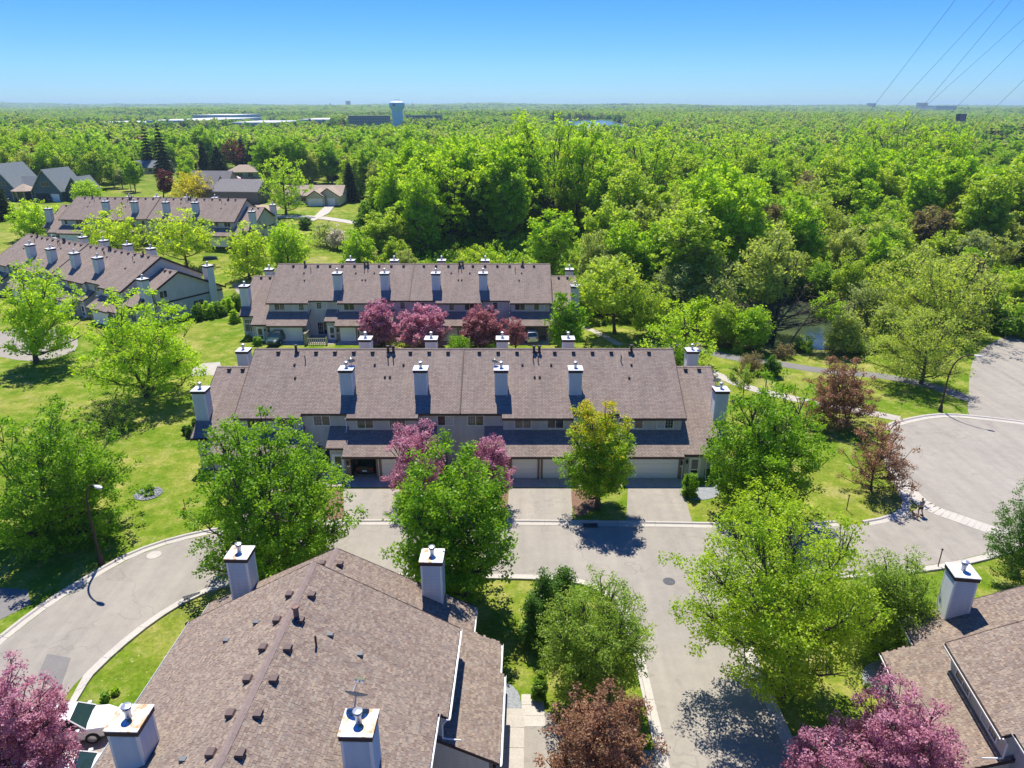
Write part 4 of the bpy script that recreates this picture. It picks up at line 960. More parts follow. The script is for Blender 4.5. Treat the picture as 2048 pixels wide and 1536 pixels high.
TALL = dict(n_limb=26, n_clump=480, per=30, r_clump=.95, leaf=.46, spread=.15, lump=.4, leafmat='lime', twigs=.9, bark='bark', core=.45)
for b_, l_, r_, t_, cb_, sh_, mu_, lb_ in (((905, 512), 790, 985, 318, 470, 'vase', 1, 'tall leaning cottonwood behind the middle of the second row'), ((1008, 505), 930, 1085, 318, 470, 'oval', 1, 'straight tall cottonwood right of the leaning one'),
     ((1105, 482), 985, 1165, 250, 430, 'vase', 3, 'tallest cottonwood with a thick dark fork, centre of the wood'), ((1160, 478), 1090, 1235, 268, 420, 'vase', 2, 'tall cottonwood right of the tallest one'), ((850, 470), 770, 900, 300, 430, 'oval', 1, 'tall cottonwood left of the leaning one'),
     ((1290, 440), 1210, 1380, 262, 410, 'vase', 2, 'tall wide cottonwood above the sage willow'), ((1780, 385), 1690, 1870, 240, 360, 'vase', 3, 'tall broad cottonwood standing over the right part of the wood'), ((1880, 420), 1800, 1960, 268, 380, 'vase', 2, 'tall cottonwood above the huge willow'), ((1470, 420), 1400, 1560, 275, 380, 'round', 1, 'tall round cottonwood above the pond')):
    tree('cottonwood_tree', lb_, b_, l_, r_, t_, cb_, shape=sh_, multi=mu_, group='tall cottonwoods of the wood', trunk_r=.42, **TALL)
tree('willow_tree', 'huge rounded pale willow above the turning circle road', (1880, 665), 1712, 2045, 472, 650, shape='dome', n_limb=26, n_clump=640, per=40, r_clump=1.0, leaf=.36, spread=.2, leafmat='willow', lump=.25, multi=3, aspect=.4, droop=.8)
tree('willow_tree', 'narrow yellow willow with leaning trunks above the pond', (1655, 520), 1605, 1685, 385, 470, shape='oval', n_limb=12, n_clump=150, per=34, r_clump=1.2, leaf=.5, leafmat='willow', droop=1.0, trunk_r=.35, aspect=.4)
tree('willow_tree', 'pale sage willow left of the pond', (1420, 640), 1300, 1500, 480, 620, shape='dome', n_limb=20, n_clump=420, per=36, r_clump=1.0, leaf=.36, leafmat='sage', spread=.22, aspect=.4)
tree('willow_tree', 'yellow green willow at the left bank of the pond', (1548, 665), 1470, 1612, 448, 600, shape='oval', n_limb=16, n_clump=300, per=36, r_clump=1.0, leaf=.36, leafmat='wood4', spread=.2, multi=2, trunk_r=.4)
BARE = dict(n_limb=14, n_clump=90, per=5, r_clump=.5, leaf=.2, leafmat='browny', twigs=1, spread=.3, core=.05, bare=1.2)
tree('bare_tree', 'nearly bare dark tree leaning over the pond', (1530, 690), 1540, 1700, 560, 650, shape='vase', **{**BARE, 'trunk_r': .22})
tree('bare_tree', 'slanting bare trunk at the near bank of the pond with a leafy tip', (1575, 700), 1620, 1690, 580, 640, shape='oval', **{**BARE, 'leafmat': 'wood1', 'per': 36, 'n_clump': 80, 'trunk_r': .16})
tree('bare_tree', 'short thick dark trunk with bare forks left of the pond', (1486, 683), 1445, 1530, 590, 655, shape='vase', **{**BARE, 'trunk_r': .42, 'multi': 2})
tree('bare_tree', 'pair of thin bare poles of a dead tree at the right of the pond', (1700, 692), 1680, 1722, 600, 680, shape='column', **{**BARE, 'trunk_r': .1})
LT = dict(shape='dome', n_limb=16, n_clump=240, per=34, r_clump=1.0, leaf=.42, spread=.22, lump=.25)
tree('willow_tree', 'wide pale lime tree with forked trunk in front of the far left row', (372, 520), 288, 432, 414, 505, leafmat='lime2', **LT)
tree('willow_tree', 'pale lime tree left of the wide forked one, before the far left row', (225, 500), 152, 298, 416, 500, leafmat='lime2', **LT)
tree('willow_tree', 'pale lime tree behind the left end of the second row', (500, 560), 438, 548, 440, 545, leafmat='lime2', **{**LT, 'per': 26})
tree('willow_tree', 'narrow lime tree behind the left end of the second row', (578, 550), 530, 622, 432, 545, leafmat='lime', **{**LT, 'shape': 'oval'})
tree('shade_tree', 'lime green tree left of the far left row', (68, 478), 12, 122, 396, 468, leafmat='lime', **LT)
tree('shade_tree', 'bright green round tree standing left of the tan ranch house', (572, 430), 513, 625, 304, 415, leafmat='wood1', **{**LT, 'shape': 'round'})
tree('shade_tree', 'round tree with orange tips between the bare field and the grey roofs', (385, 405), 335, 440, 338, 392, leafmat='wood5', **LT)
tree('shade_tree', 'small lime tree beside the blue grey house', (165, 405), 135, 205, 358, 400, leafmat='lime', **LT)
tree('shade_tree', 'yellow tree behind the blue grey house', (75, 345), 45, 112, 277, 335, leafmat='wood5', **{**LT, 'shape': 'oval'})
tree('shade_tree', 'large dark green tree right of the blue grey house', (193, 378), 130, 232, 275, 365, leafmat='wood3', **{**LT, 'shape': 'maple', 'n_clump': 320})
tree('plum_tree', 'dark purple tree at the edge of the bare field', (328, 395), 310, 348, 335, 385, leafmat='purple', **{**LT, 'n_clump': 130, 'shape': 'oval'})
tree('plum_tree', 'tall dark purple tree among the spruces', (472, 335), 438, 490, 272, 325, leafmat='purple', **{**LT, 'n_clump': 200, 'shape': 'oval'})
tree('crabapple_tree', 'vivid magenta crabapple near the grey roofed houses', (484, 385), 466, 498, 357, 382, leafmat='magenta', **{**LT, 'n_clump': 120})
tree('crabapple_tree', 'brownish crabapple in front of the grey roofed house', (452, 400), 438, 490, 376, 398, leafmat='copper', **{**LT, 'n_clump': 100})
tree('blossom_tree', 'white blossoming small tree in the meadow below the pale street', (675, 498), 655, 690, 455, 490, leafmat='white', **{**LT, 'n_clump': 70, 'per': 26})
tree('blossom_tree', 'greyish half bare tree beside the white blossoming one', (655, 492), 620, 672, 442, 485, leafmat='sage', **{**LT, 'n_clump': 70, 'per': 12})
for b_, l_, r_, t_, hl in (((302, 345), 284, 318, 248, 'leftmost of the tall dark conifers behind the bare field'), ((330, 350), 308, 352, 246, 'second of the tall dark conifers behind the bare field'), ((410, 345), 395, 432, 278, 'dark spruce beside the tall pale pine'), ((440, 352), 415, 470, 290, 'lighter green pine right of the dark spruce'),
        ((487, 330), 470, 505, 275, 'dark spruce right of the tall purple tree'), ((505, 335), 492, 522, 280, 'dark spruce behind the round roofed house'), ((702, 402), 683, 722, 322, 'dark spruce right of the tan ranch house'), ((722, 385), 708, 745, 325, 'dark spruce behind the one beside the ranch house'), ((770, 378), 755, 785, 312, 'slender dark spruce at the edge of the wood'), ((5, 440), -30, 30, 350, 'dark spruce at the left edge below the blue grey house')):
    tree('spruce_tree', hl, b_, l_, r_, t_, b_[1] - 4, fn=make_conifer, leafmat='spruce' if 'dark' in hl else 'pine', leaf=.8, per=16, tiers=16, group='dark conifers among the houses')
tree('arborvitae_tree', 'dense green arborvitae cut off by the right edge above the corner roof', (2066, 1178), 1992, 2140, 925, 1165, shape='oval', n_limb=24, n_clump=420, per=44, r_clump=.42, leaf=.15, leafmat='yew', spread=.22, lump=.3, trunk_r=.12, aspect=.4, twigs=.3)
tree('yew_shrub', 'dark green conifer shrub behind the closest roof, left of the round tree', (1085, 1262), 1040, 1140, 1135, 1255, shape='cone', n_limb=16, n_clump=260, per=44, r_clump=.4, leaf=.13, leafmat='yew', spread=.25, multi=3, trunk_r=.08, cat='shrub')
# shrubs
def bush(label, px, py, w, h, leafmat='shrub', **kw):
    x, y, z = Pt(px, py); dep = y * CP + CAMZ * SP; Rr = w / 2 * dep / FPX; H = zat(py - h, y) - z; _sd[0] += 1
    return place('shrub', make_bush(_sd[0], max(.35, H), Rr, leafmat, **kw), label, x, y, z, _sd[0], 'shrub')
tree('yew_shrub', 'lower dark conifer shrub directly left of the round tree, below the taller one', (1065, 1290), 1030, 1108, 1185, 1285, shape='cone', n_limb=14, n_clump=200, per=44, r_clump=.4, leaf=.13, leafmat='yew', spread=.3, multi=3, trunk_r=.07, cat='shrub')
tree('yew_shrub', 'small dark conifer shrub tucked behind the round tree near the street', (1125, 1225), 1095, 1160, 1128, 1220, shape='dome', n_limb=14, n_clump=160, per=44, r_clump=.4, leaf=.13, leafmat='yew', spread=.3, multi=3, trunk_r=.07, cat='shrub')
for i_, (b_, l_, r_, t_, lf, lb) in enumerate((((1300, 672), 1255, 1350, 560, 'wood2', 'yellow green tree between the second row and the sparse bright tree'), ((1345, 640), 1290, 1400, 520, 'sage', 'grey green tree behind the sparse bright tree'), ((1280, 600), 1230, 1335, 470, 'wood1', 'bright green tree at the wood edge right of the second row'),
     ((1450, 690), 1405, 1490, 600, 'wood2', 'low yellow green tree at the left bank of the pond'), ((1395, 668), 1360, 1440, 590, 'lime', 'low lime tree left of the pond'), ((1735, 660), 1690, 1785, 560, 'sage', 'grey green tree at the right bank of the pond'), ((1772, 690), 1735, 1812, 605, 'wood4', 'pale low tree between the pond and the elm behind the lamp'),
     ((1640, 598), 1600, 1685, 520, 'wood3', 'dark green tree on the far bank of the pond'), ((1590, 590), 1560, 1625, 500, 'wood4', 'pale tree on the far bank of the pond'), ((1700, 610), 1660, 1745, 505, 'wood2', 'yellow green tree on the far bank of the pond'), ((1165, 640), 1120, 1205, 560, 'wood1', 'bright green tree hiding the right end wall of the second row'),
     ((1505, 700), 1470, 1545, 610, 'wood1', 'bright low tree on the near bank of the pond'), ((1690, 706), 1655, 1730, 622, 'wood4', 'thin pale tree on the near bank of the pond'),
     ((1990, 560), 1930, 2060, 455, 'wood4', 'pale tree right of the huge willow'), ((1740, 560), 1690, 1800, 430, 'wood4', 'pale feathery tree behind the huge willow'), ((1500, 560), 1450, 1560, 440, 'sage', 'grey green tree behind the yellow willow'), ((1400, 560), 1340, 1450, 430, 'wood4', 'pale feathery tree behind the sage willow'))):
    tree('bank_tree', lb, b_, l_, r_, t_, b_[1] - 12, shape=('dome', 'oval', 'round')[i_ % 3], n_limb=16, n_clump=300, per=36, r_clump=.75, leaf=.3, spread=.22, leafmat=lf, lump=.25, aspect=.45, twigs=.8, multi=1 + i_ % 2, trunk_r=.16, bark='bark_wood', group='trees round the pond')
rsb = random.Random(12)
for i_ in range(34):
    px_ = rsb.choice((rsb.uniform(1440, 1500), rsb.uniform(1500, 1770), rsb.uniform(1740, 1800))); py_ = 700 + rsb.uniform(-6, 14) if 1500 < px_ < 1740 else rsb.uniform(640, 708); lf = rsb.choice(('browny', 'sage', 'wood2', 'wood3', 'browny')); x_, y_, z_ = Pt(px_, py_)
    place('scrub_bush', cached(('scrub', lf), lambda: make_bush(600 + len(lf) * 7, 1.7, 1.3, lf, n=40, per=26, leaf=.16)), {'browny': 'brown twiggy', 'sage': 'grey green', 'wood2': 'yellow green', 'wood3': 'dark green'}[lf] + ' scrub bush on the ' + ('left' if px_ < 1500 else 'near left' if px_ < 1590 else 'near middle' if px_ < 1665 else 'near right' if px_ < 1740 else 'right') + ' bank of the pond', x_, y_, z_, rsb.random() * 6, 'bush', 'scrub on the pond bank', rsb.uniform(.6, 1.3))
bush('leftmost of the three round shrubs at the left end of the middle row', 372, 868, 16, 18, 'yew'); bush('dark round shrub nearest the left end wall of the middle row', 381, 873, 20, 22, 'yew'); bush('topmost of the three round shrubs at the left end of the middle row', 392, 858, 18, 22, 'yew')
bush('neat tall oval bush beside the end door of the middle row', 1378, 992, 36, 50, 'maple', n=160, shape='column')
bush('right one of two small hosta clumps by the right end wall', 1437, 968, 14, 10, 'plant'); bush('left one of two small hosta clumps by the right end wall', 1424, 969, 13, 10, 'plant')
bush('bright green shrub behind the ridge of the middle row', 918, 712, 62, 42, 'maple', n=160, leaf=.2); bush('small yellow shrub right of the bright one behind the ridge of the middle row', 985, 708, 34, 24, 'lime')
bush('green shrub at the edge of the closest driveway', 1078, 1398, 36, 40, 'shrub', n=120); bush('sparse pale shrub above the green one by the walk', 1082, 1368, 30, 26, 'feather', n=60)
for i, (px, py, w, h) in enumerate(((398, 640, 32, 34), (420, 636, 30, 34), (440, 632, 30, 30), (458, 626, 30, 32), (474, 620, 30, 34), (470, 645, 24, 26))):
    b_ = bush(('first shrub from the left', 'second shrub from the left', 'third shrub from the left', 'fourth shrub from the left', 'tallest right end shrub', 'low darker front shrub')[i] + ' in the hedge beside the angled row', px, py, w, h, 'lime' if i % 2 else 'shrub', n=90, leaf=.22); b_['group'] = 'hedge shrubs'
bush('small grey green shrub at the left end of the second row', 497, 682, 16, 12, 'feather'); bush('flowering shrub by the parked dark green pickup', 516, 690, 22, 18, 'plant')
bush('dark rounded shrub below the lawn path, right one', 1542, 752, 42, 40, 'yew', n=140, leaf=.2); bush('brown twiggy hedge left of the dark rounded shrub', 1500, 745, 60, 40, 'browny', n=120, leaf=.16)
bush('round shrub of a pair near the path right of the second row', 1195, 652, 12, 12, 'yew'); bush('second round shrub near the path right of the second row', 1208, 650, 12, 12, 'yew')
bush('dark shrub under the bright tree by the meadow street', 612, 458, 30, 26, 'yew', n=80, leaf=.3)
bush('large dark shrub clump at the foot of the wood behind the second row', 870, 524, 110, 50, 'wood3', n=200, leaf=.4)
bush('small bright plant in the bed by the closest roof edge', 232, 1388, 16, 12, 'lime'); bush('green plant left of the bright one in the bed by the closest roof', 212, 1400, 18, 14, 'plant')
bush('small plant in the stone bed beside the right hand row', 1735, 1380, 16, 12, 'plant'); bush('second small plant in the stone bed beside the right hand row', 1782, 1335, 14, 8, 'plant')
# ------------------------------------------------------------------ other houses
M['slate'] = noisy('slate_shingle', (.16, .19, .2), (.22, .25, .26), 1.5, .9, .3, fine=8)
M['blue_wall'] = siding_material('dark_teal_siding', (.09, .14, .165), .2)
M['cream_wall'] = siding_material('cream_siding', (.55, .54, .44), .2)
M['tan_roof'] = noisy('tan_roof_shingle', (.36, .29, .22), (.46, .38, .3), 1.2, .9, .3, fine=8)
M['grey_roof'] = noisy('grey_roof_shingle', (.2, .19, .19), (.29, .28, .27), 1.2, .9, .3, fine=8)
M['olive_wall'] = siding_material('olive_grey_siding', (.15, .16, .13), .2)
M['shed_blue'] = mat('blue_shed_wall', (.12, .25, .32), .7)
def gable_mass(root, x0, x1, y0, y1, ze, zr, axis, wm, rm, tm, oh=.45, z0=0.0):
    mb = MB()
    if axis == 'x':
        ym = (y0 + y1) / 2; mb.prism([(y0, z0), (y1, z0), (y1, ze), (ym, zr), (y0, ze)], x0, x1); a, b, c, e0, e1 = y0, y1, ym, x0 - oh, x1 + oh
    else:
        xm = (x0 + x1) / 2; mb.prism([(x0, z0), (x1, z0), (x1, ze), (xm, zr), (x0, ze)][::-1], y0, y1, axis='y'); a, b, c, e0, e1 = x0, x1, xm, y0 - oh, y1 + oh
    mb.build('wall', M[wm], root); s = (zr - ze) / (c - a); dz = oh * s
    mb = MB(); pr = [(a - oh, ze - dz + .03), (c, zr + .03), (b + oh, ze - dz + .03), (b + oh, ze - dz + .25), (c, zr + .27), (a - oh, ze - dz + .25)]
    mb.prism(pr if axis == 'x' else pr[::-1], e0, e1, 0, axis); mb.build('roof', M[rm], root)
    if tm:
        for e in (e0 - .03, e1 - .02):
            for sg in (-1, 1):
                mb = MB(); q = [(c, zr - .05), (c + sg * ((b - a) / 2 + oh), ze - dz - .05), (c + sg * ((b - a) / 2 + oh), ze - dz + .22), (c, zr + .24)]
                mb.prism(q if (sg < 0) == (axis == 'x') else q[::-1], e, e + .05, 0, axis); mb.build('barge_board', M[tm], root)
def hwin(root, x, y, z, w, h, rz=0.0, n=1, wm='white'):
    mb = MB(); t = .12; mb.box(-w / 2 - t, w / 2 + t, -.06, 0, -t, 0); mb.box(-w / 2 - t, w / 2 + t, -.06, 0, h, h + t); mb.box(-w / 2 - t, -w / 2, -.06, 0, 0, h); mb.box(w / 2, w / 2 + t, -.06, 0, 0, h)
    for i in range(1, n): mb.box(-w / 2 + w * i / n - .07, -w / 2 + w * i / n + .07, -.06, 0, 0, h)
    o = mb.build('window', M[wm], root, (x, y, z), rz)
    for i in range(n):
        mb = MB(); mb.box(-w / 2 + w * i / n + .02, -w / 2 + w * (i + 1) / n - .02, -.03, -.01, 0, h); mb.build('pane', M['glass'], o)
def hip_roof(root, x0, x1, y0, y1, z0, z1, m, oh=.6):
    x0 -= oh; x1 += oh; y0 -= oh; y1 += oh; d = min(x1 - x0, y1 - y0) / 2; ym = (y0 + y1) / 2; mb = MB(); a, b = (x0 + d, ym, z1), (x1 - d, ym, z1)
    mb.poly([(x0, y0, z0), (x1, y0, z0), b, a]); mb.poly([(x1, y1, z0), (x0, y1, z0), a, b]); mb.poly([(x0, y1, z0), (x0, y0, z0), a]); mb.poly([(x1, y0, z0), (x1, y1, z0), b]); mb.poly([(x0, y0, z0 - .02), (x0, y1, z0 - .02), (x1, y1, z0 - .02), (x1, y0, z0 - .02)])
    mb.build('roof', M[m], root)
# dark teal house with several gables
hx, hy, hz = Pt(98, 403)
h = empty('gabled_house', (hx, hy, hz), R(-8)); tag(h, 'dark blue grey house with steep pale edged gables and a round porch roof', 'house')
gable_mass(h, -5.2, 5.2, 0, 12, 3.6, 10.2, 'y', 'blue_wall', 'slate', 'white')
gable_mass(h, 5.3, 11.5, 2.5, 11, 3.6, 7.6, 'y', 'blue_wall', 'slate', 'white')
gable_mass(h, -15, -5.3, 4, 12, 3.6, 7.2, 'x', 'blue_wall', 'slate', 'white')
gable_mass(h, -25, -13, 1, 14, 4.5, 11.6, 'y', 'blue_wall', 'slate', 'white')
hwin(h, 0, -.02, 5.0, 2.9, 1.3, 0, 3); hwin(h, 8.2, 2.48, 1.4, 1.2, 1.2); hwin(h, -16.5, .98, 5.0, 1.4, 1.0); hwin(h, 11.52, 6, 1.3, 1.2, 1.2, R(90)); 
mb = MB(); mb.box(-4.2, .6, -.06, 0, 0, 2.6); mb.build('garage_shade_panel', M['dark'], h)  # flat dark panel; the shade inside an open garage is put into its colour
garage_door(h, 1.4, 4.4, -.08, 2.5)
mb = MB(); mb.lathe([(4.2, 3.4), (0, 5.6)], 8, c=(-9.5, 1.5)); mb.lathe([(0, 3.38), (4.2, 3.38)], 8, c=(-9.5, 1.5)); mb.build('porch_roof', M['tan_roof'], h)
for i in range(5):
    a = R(200 + i * 35); mb = MB(); mb.box(-.14, .14, -.14, .14, 0, 3.4); mb.build('porch_post', M['white'], h, (-9.5 + 3.7 * math.cos(a), 1.5 + 3.7 * math.sin(a), 0))
mb = MB(); mb.lathe([(3.2, 0), (3.2, 3.35)], 8, c=(-9.5, 1.6)); mb.build('porch_bay', M['glass'], h)
# tan ranch house
hx, hy, hz = Pt(640, 411)
h = empty('ranch_house', (hx, hy, hz), 0); tag(h, 'cream ranch house with tan roof and two white garage doors', 'house')
gable_mass(h, -13, 6.5, 3, 13, 2.8, 5.4, 'x', 'cream_wall', 'tan_roof', 'trim'); gable_mass(h, -3.8, 2.0, -1.5, 6, 2.8, 4.7, 'y', 'cream_wall', 'tan_roof', 'trim'); gable_mass(h, -.6, 6.4, -.2, 9, 3.0, 5.3, 'y', 'cream_wall', 'tan_roof', 'trim')
garage_door(h, -3.4, 1.4, -1.55, 2.4); garage_door(h, 2.6, 5.2, -.25, 2.4); hwin(h, -10.5, 2.98, 1.0, 1.4, 1.2); hwin(h, -6.0, 2.98, 1.0, 1.4, 1.2)
# round roofed house, grey houses, shed
hx, hy, hz = Pt(488, 357)
h = empty('bungalow', (hx, hy, hz), R(5)); tag(h, 'low white bungalow with tan hipped roof and dark deck', 'house')
mb = MB(); mb.box(-7, 9, 0, 9, 0, 2.9); mb.build('wall', M['cream_wall'], h); hip_roof(h, -7, 9, 0, 9, 2.8, 5.6, 'tan_roof', .9)
mb = MB(); mb.box(-5, 5, -3, -.02, .3, .5); mb.build('deck', M['trim'], h); hwin(h, -2, -.02, .9, 3, 1.4, 0, 3); hwin(h, 3, -.02, .9, 2, 1.4, 0, 2); hwin(h, 7.6, -.02, .9, 1, 1.2)
hx, hy, hz = Pt(482, 408)
h = empty('grey_house', (hx, hy, hz), R(-6)); tag(h, 'grey roofed house with olive gable end behind the far left row', 'house')
gable_mass(h, -9, 6, 0, 11, 4.0, 7.2, 'x', 'olive_wall', 'grey_roof', 'white'); gable_mass(h, -16, -9.5, 2, 10, 4.6, 8.2, 'x', 'olive_wall', 'grey_roof', 'white'); hwin(h, 6.01, 5.5, 1.3, 1.6, 1.2, R(90))
hx, hy, hz = Pt(432, 385)
h = empty('grey_house', (hx, hy, hz), R(-6)); tag(h, 'smaller grey roofed house left of the blue shed', 'house'); gable_mass(h, -11, 5, 0, 9, 3.4, 7.2, 'x', 'siding_warm', 'grey_roof', 'white'); hwin(h, 5.01, 4.5, 1.3, 1.6, 1.2, R(90))
hx, hy, hz = Pt(463, 372)
h = empty('shed', (hx, hy, hz), R(20)); tag(h, 'small blue shed with pale roof between the grey roofs and the bungalow', 'shed'); gable_mass(h, -3.4, 3.4, 0, 6, 2.6, 4.2, 'y', 'shed_blue', 'cap', None); 
mb = MB(); mb.box(-1, 1, -.05, 0, 0, 2.0); mb.build('shed_door', M['siding'], h)
hx, hy, hz = Pt(762, 396)
h = empty('grey_house', (hx, hy, hz), R(4)); tag(h, 'grey roof half hidden by trees right of the tan ranch house', 'house'); gable_mass(h, -8, 8, 0, 10, 2.8, 6.0, 'x', 'siding_warm', 'grey_roof', 'white'); hwin(h, -4, -.02, 1, 1.6, 1.2); hwin(h, 4, -.02, 1, 1.6, 1.2)
hx, hy, hz = Pt(285, 348)
h = empty('grey_house', (hx, hy, hz), R(0)); tag(h, 'pale low house under the trees behind the bare field', 'house'); gable_mass(h, -10, 12, 0, 10, 2.8, 5.6, 'x', 'siding', 'slate', 'white'); hwin(h, -4, -.02, 1, 1.6, 1.2); hwin(h, 4, -.02, 1, 1.6, 1.2)
# ---- far buildings
M['ware'] = noisy('white_warehouse', (.62, .65, .68), (.75, .77, .8), .02, .6, 0); M['ware_wall'] = mat('warehouse_wall', (.45, .5, .56), .7)
M['far_dark'] = mat('dark_facade', (.15, .16, .18), .7); M['far_green'] = mat('green_roof', (.07, .2, .17), .7); M['far_brown'] = mat('brown_facade', (.13, .09, .07), .8); M['far_grey'] = mat('grey_facade', (.22, .24, .27), .8)
def far_box(name, label, l, r_, ytop, Y, depth, wall, roof, cat='building', wins=0, rows_=1, zb=None, tw='white'):
    zt_ = zat(ytop, Y + depth); x0, x1 = xat(l, Y, zt_), xat(r_, Y, zt_); g = tz((x0 + x1) / 2, Y); xm = (x0 + x1) / 2
    o = empty(name, (xm, Y, g)); tag(o, label, cat); hw = (x1 - x0) / 2; H = zt_ - g; mb = MB(); mb.box(-hw, hw, 0, depth, 0, H - .5); mb.build('wall', M[wall], o)
    mb = MB(); mb.box(-hw - .3, hw + .3, -.3, depth + .3, H - .5, H); mb.build('roof', M[roof], o)
    if wins:
        mb0 = MB(); w = 2 * hw / wins * .5; mb0.box(-w / 2, w / 2, -.15, -.02, 0, 1.6); me = mb0.mesh('window', M['white' if tw == 'white' else 'glass'])
        for rr in range(rows_):
            for i in range(wins): mob('window', me, o, (-hw + 2 * hw * (i + .5) / wins, 0, H - 3.2 - rr * 3.2))
    return o
far_box('warehouse', 'long white warehouse roof far behind the left trees', 292, 402, 235, 1080, 260, 'ware_wall', 'ware')
far_box('warehouse', 'tallest white warehouse block far behind the left trees', 385, 462, 228, 1380, 160, 'ware_wall', 'ware')
far_box('warehouse', 'low white warehouse roof left of the long one', 172, 290, 241.5, 1100, 120, 'ware_wall', 'ware')
far_box('warehouse', 'low white warehouse roof right of the tallest block', 462, 552, 241, 900, 110, 'ware_wall', 'ware')
far_box('warehouse', 'grey white warehouse left of the dark apartment block', 598, 662, 236, 1100, 120, 'ware_wall', 'ware')
far_box('apartment_block', 'dark apartment block with pale top windows left of the water tower', 696, 776, 231, 980, 18, 'far_grey', 'far_dark', wins=16, rows_=4)
far_box('apartment_block', 'long dark building with green roof right of the water tower', 812, 882, 230, 1150, 20, 'far_grey', 'far_green', wins=12, rows_=2, tw='g')
far_box('school_building', 'low brown building beyond the lake', 1122, 1174, 238, 1480, 30, 'far_brown', 'far_brown')
far_box('tower_block', 'small grey tower block on the horizon left of the water tower', 691, 699, 202, 5200, 30, 'far_grey', 'far_grey')
far_box('tower_block', 'wide grey block on the horizon right of the lake', 1243, 1257, 207, 5200, 30, 'far_grey', 'far_grey')
far_box('tower_block', 'small grey block on the horizon left of the power lines', 1738, 1752, 206.5, 5000, 30, 'far_grey', 'far_grey')
far_box('tower_block', 'stepped grey block on the horizon between the power lines', 1838, 1856, 205.5, 4800, 30, 'far_grey', 'far_grey')
far_box('warehouse', 'white strip of roofs near the horizon at the right', 1872, 1914, 211.5, 3300, 160, 'ware_wall', 'ware')
def spire(px, top, Y, label):
    z = zat(top, Y); x = xat(px, Y, z); g = tz(x, Y); o = empty('spire', (x, Y, g)); tag(o, label, 'church'); mb = MB(); mb.box(-6, 6, -6, 6, 0, (z - g) * .6); mb.build('tower', M['far_grey'], o); mb = MB(); mb.lathe([(7, (z - g) * .6), (0, z - g)], 8); mb.build('roof', M['far_grey'], o)
spire(660, 205, 5200, 'thin spire on the horizon left of the grey tower block'); spire(825, 205.5, 5200, 'thin spire on the horizon right of the water tower')
# water tower
M['tower_blue'] = noisy('pale_turquoise_paint', (.42, .72, .80), (.50, .80, .86), .05, .5, 0); M['tower_top'] = mat('pale_tower_top', (.62, .72, .75), .5)
wx = xat(795, 1066, 20); g = tz(wx, 1066); o = empty('water_tower', (wx, 1066, g)); tag(o, 'pale turquoise water tower with a wide head and ribbed shaft', 'water tower')
top_ = zat(200.5, 1066) - g; mb = MB(); n = 24
for i in range(n):
    a0, a1, am = 2 * math.pi * i / n, 2 * math.pi * (i + 1) / n, 2 * math.pi * (i + .5) / n
    q = [(7.6 * math.cos(a0), 7.6 * math.sin(a0)), (6.9 * math.cos(am), 6.9 * math.sin(am)), (7.6 * math.cos(a1), 7.6 * math.sin(a1))]
    for p_, r_ in zip(q, q[1:]): mb.poly([(*p_, 0), (*r_, 0), (*r_, top_ - 12), (*p_, top_ - 12)])
mb.build('shaft', M['tower_blue'], o)
mb = MB(); mb.lathe([(7.4, top_ - 14), (10.2, top_ - 9), (10.8, top_ - 7.5), (10.8, top_ - 3.5), (10.4, top_ - 3)], 28); mb.build('tank', M['tower_blue'], o, smooth=True)
mb = MB(); mb.lathe([(10.5, top_ - 3), (6, top_ - 1.2), (0, top_ - .6)], 28); mb.build('tank_roof', M['tower_top'], o, smooth=True)
mb = MB(); mb.box(-4.5, -.5, -10.95, -10.75, top_ - 7.2, top_ - 5.2); mb.build('painted_mark', M['far_dark'], o)
for a in (-2.5, 0, 2.5): mb = MB(); mb.tube([(a, 0, top_ - .8), (a, 0, top_ + 1.6)], .35, 6); mb.build('antenna', M['far_grey'], o)
# billboard
bz = zat(235, 1040); bx = xat(1922, 1040, bz); o = empty('billboard', (bx, 1040, 0)); tag(o, 'dark purple billboard on a pole above the right hand trees', 'billboard')
M['bill1'] = mat('billboard_purple', (.14, .05, .22), .6); M['bill2'] = mat('billboard_dark', (.02, .02, .03), .6)
mb = MB(); mb.box(-7, 7, -.5, .5, bz - 4.6, bz + 4.6); mb.build('board', M['bill2'], o); mb = MB(); mb.box(-1.5, 5.5, -.6, -.51, bz - 3.6, bz + 3.9); mb.build('poster', M['bill1'], o)
mb = MB(); mb.box(-7, 7, -1.6, -.5, bz - 5.6, bz - 5.2); mb.build('catwalk', M['ware'], o); mb = MB(); mb.tube([(0, 0, 0), (0, 0, bz - 4.6)], .6, 8); mb.build('pole', M['far_grey'], o)

# ------------------------------------------------------------------ the wood
def in_view(x, y, m=6):
    return y > 40 and abs(x) < .735 * y + m
PROTO = []
specs = [('wood1', dict(shape='oval', n_limb=18, multi=2), 20, 5.0, 4), ('wood1', dict(shape='vase', n_limb=18), 20, 6.2, 6), ('wood2', dict(shape='round', n_limb=16), 16, 5.6, 4), ('wood3', dict(shape='maple', n_limb=16), 16, 5.6, 3),
         ('wood4', dict(shape='dome', n_limb=16, droop=.6, aspect=.45), 14, 6.0, 2.5), ('wood2', dict(shape='oval', n_limb=18, multi=3), 20, 5.2, 5), ('wood1', dict(shape='dome', n_limb=18, lump=.32), 17, 6.2, 3.5), ('sage', dict(shape='dome', n_limb=16, aspect=.45), 13, 5.4, 2.5), ('wood5', dict(shape='round', n_limb=12), 14, 5.0, 3), ('browny', dict(shape='vase', n_limb=16, per=12, bare=1), 15, 4.8, 4)]
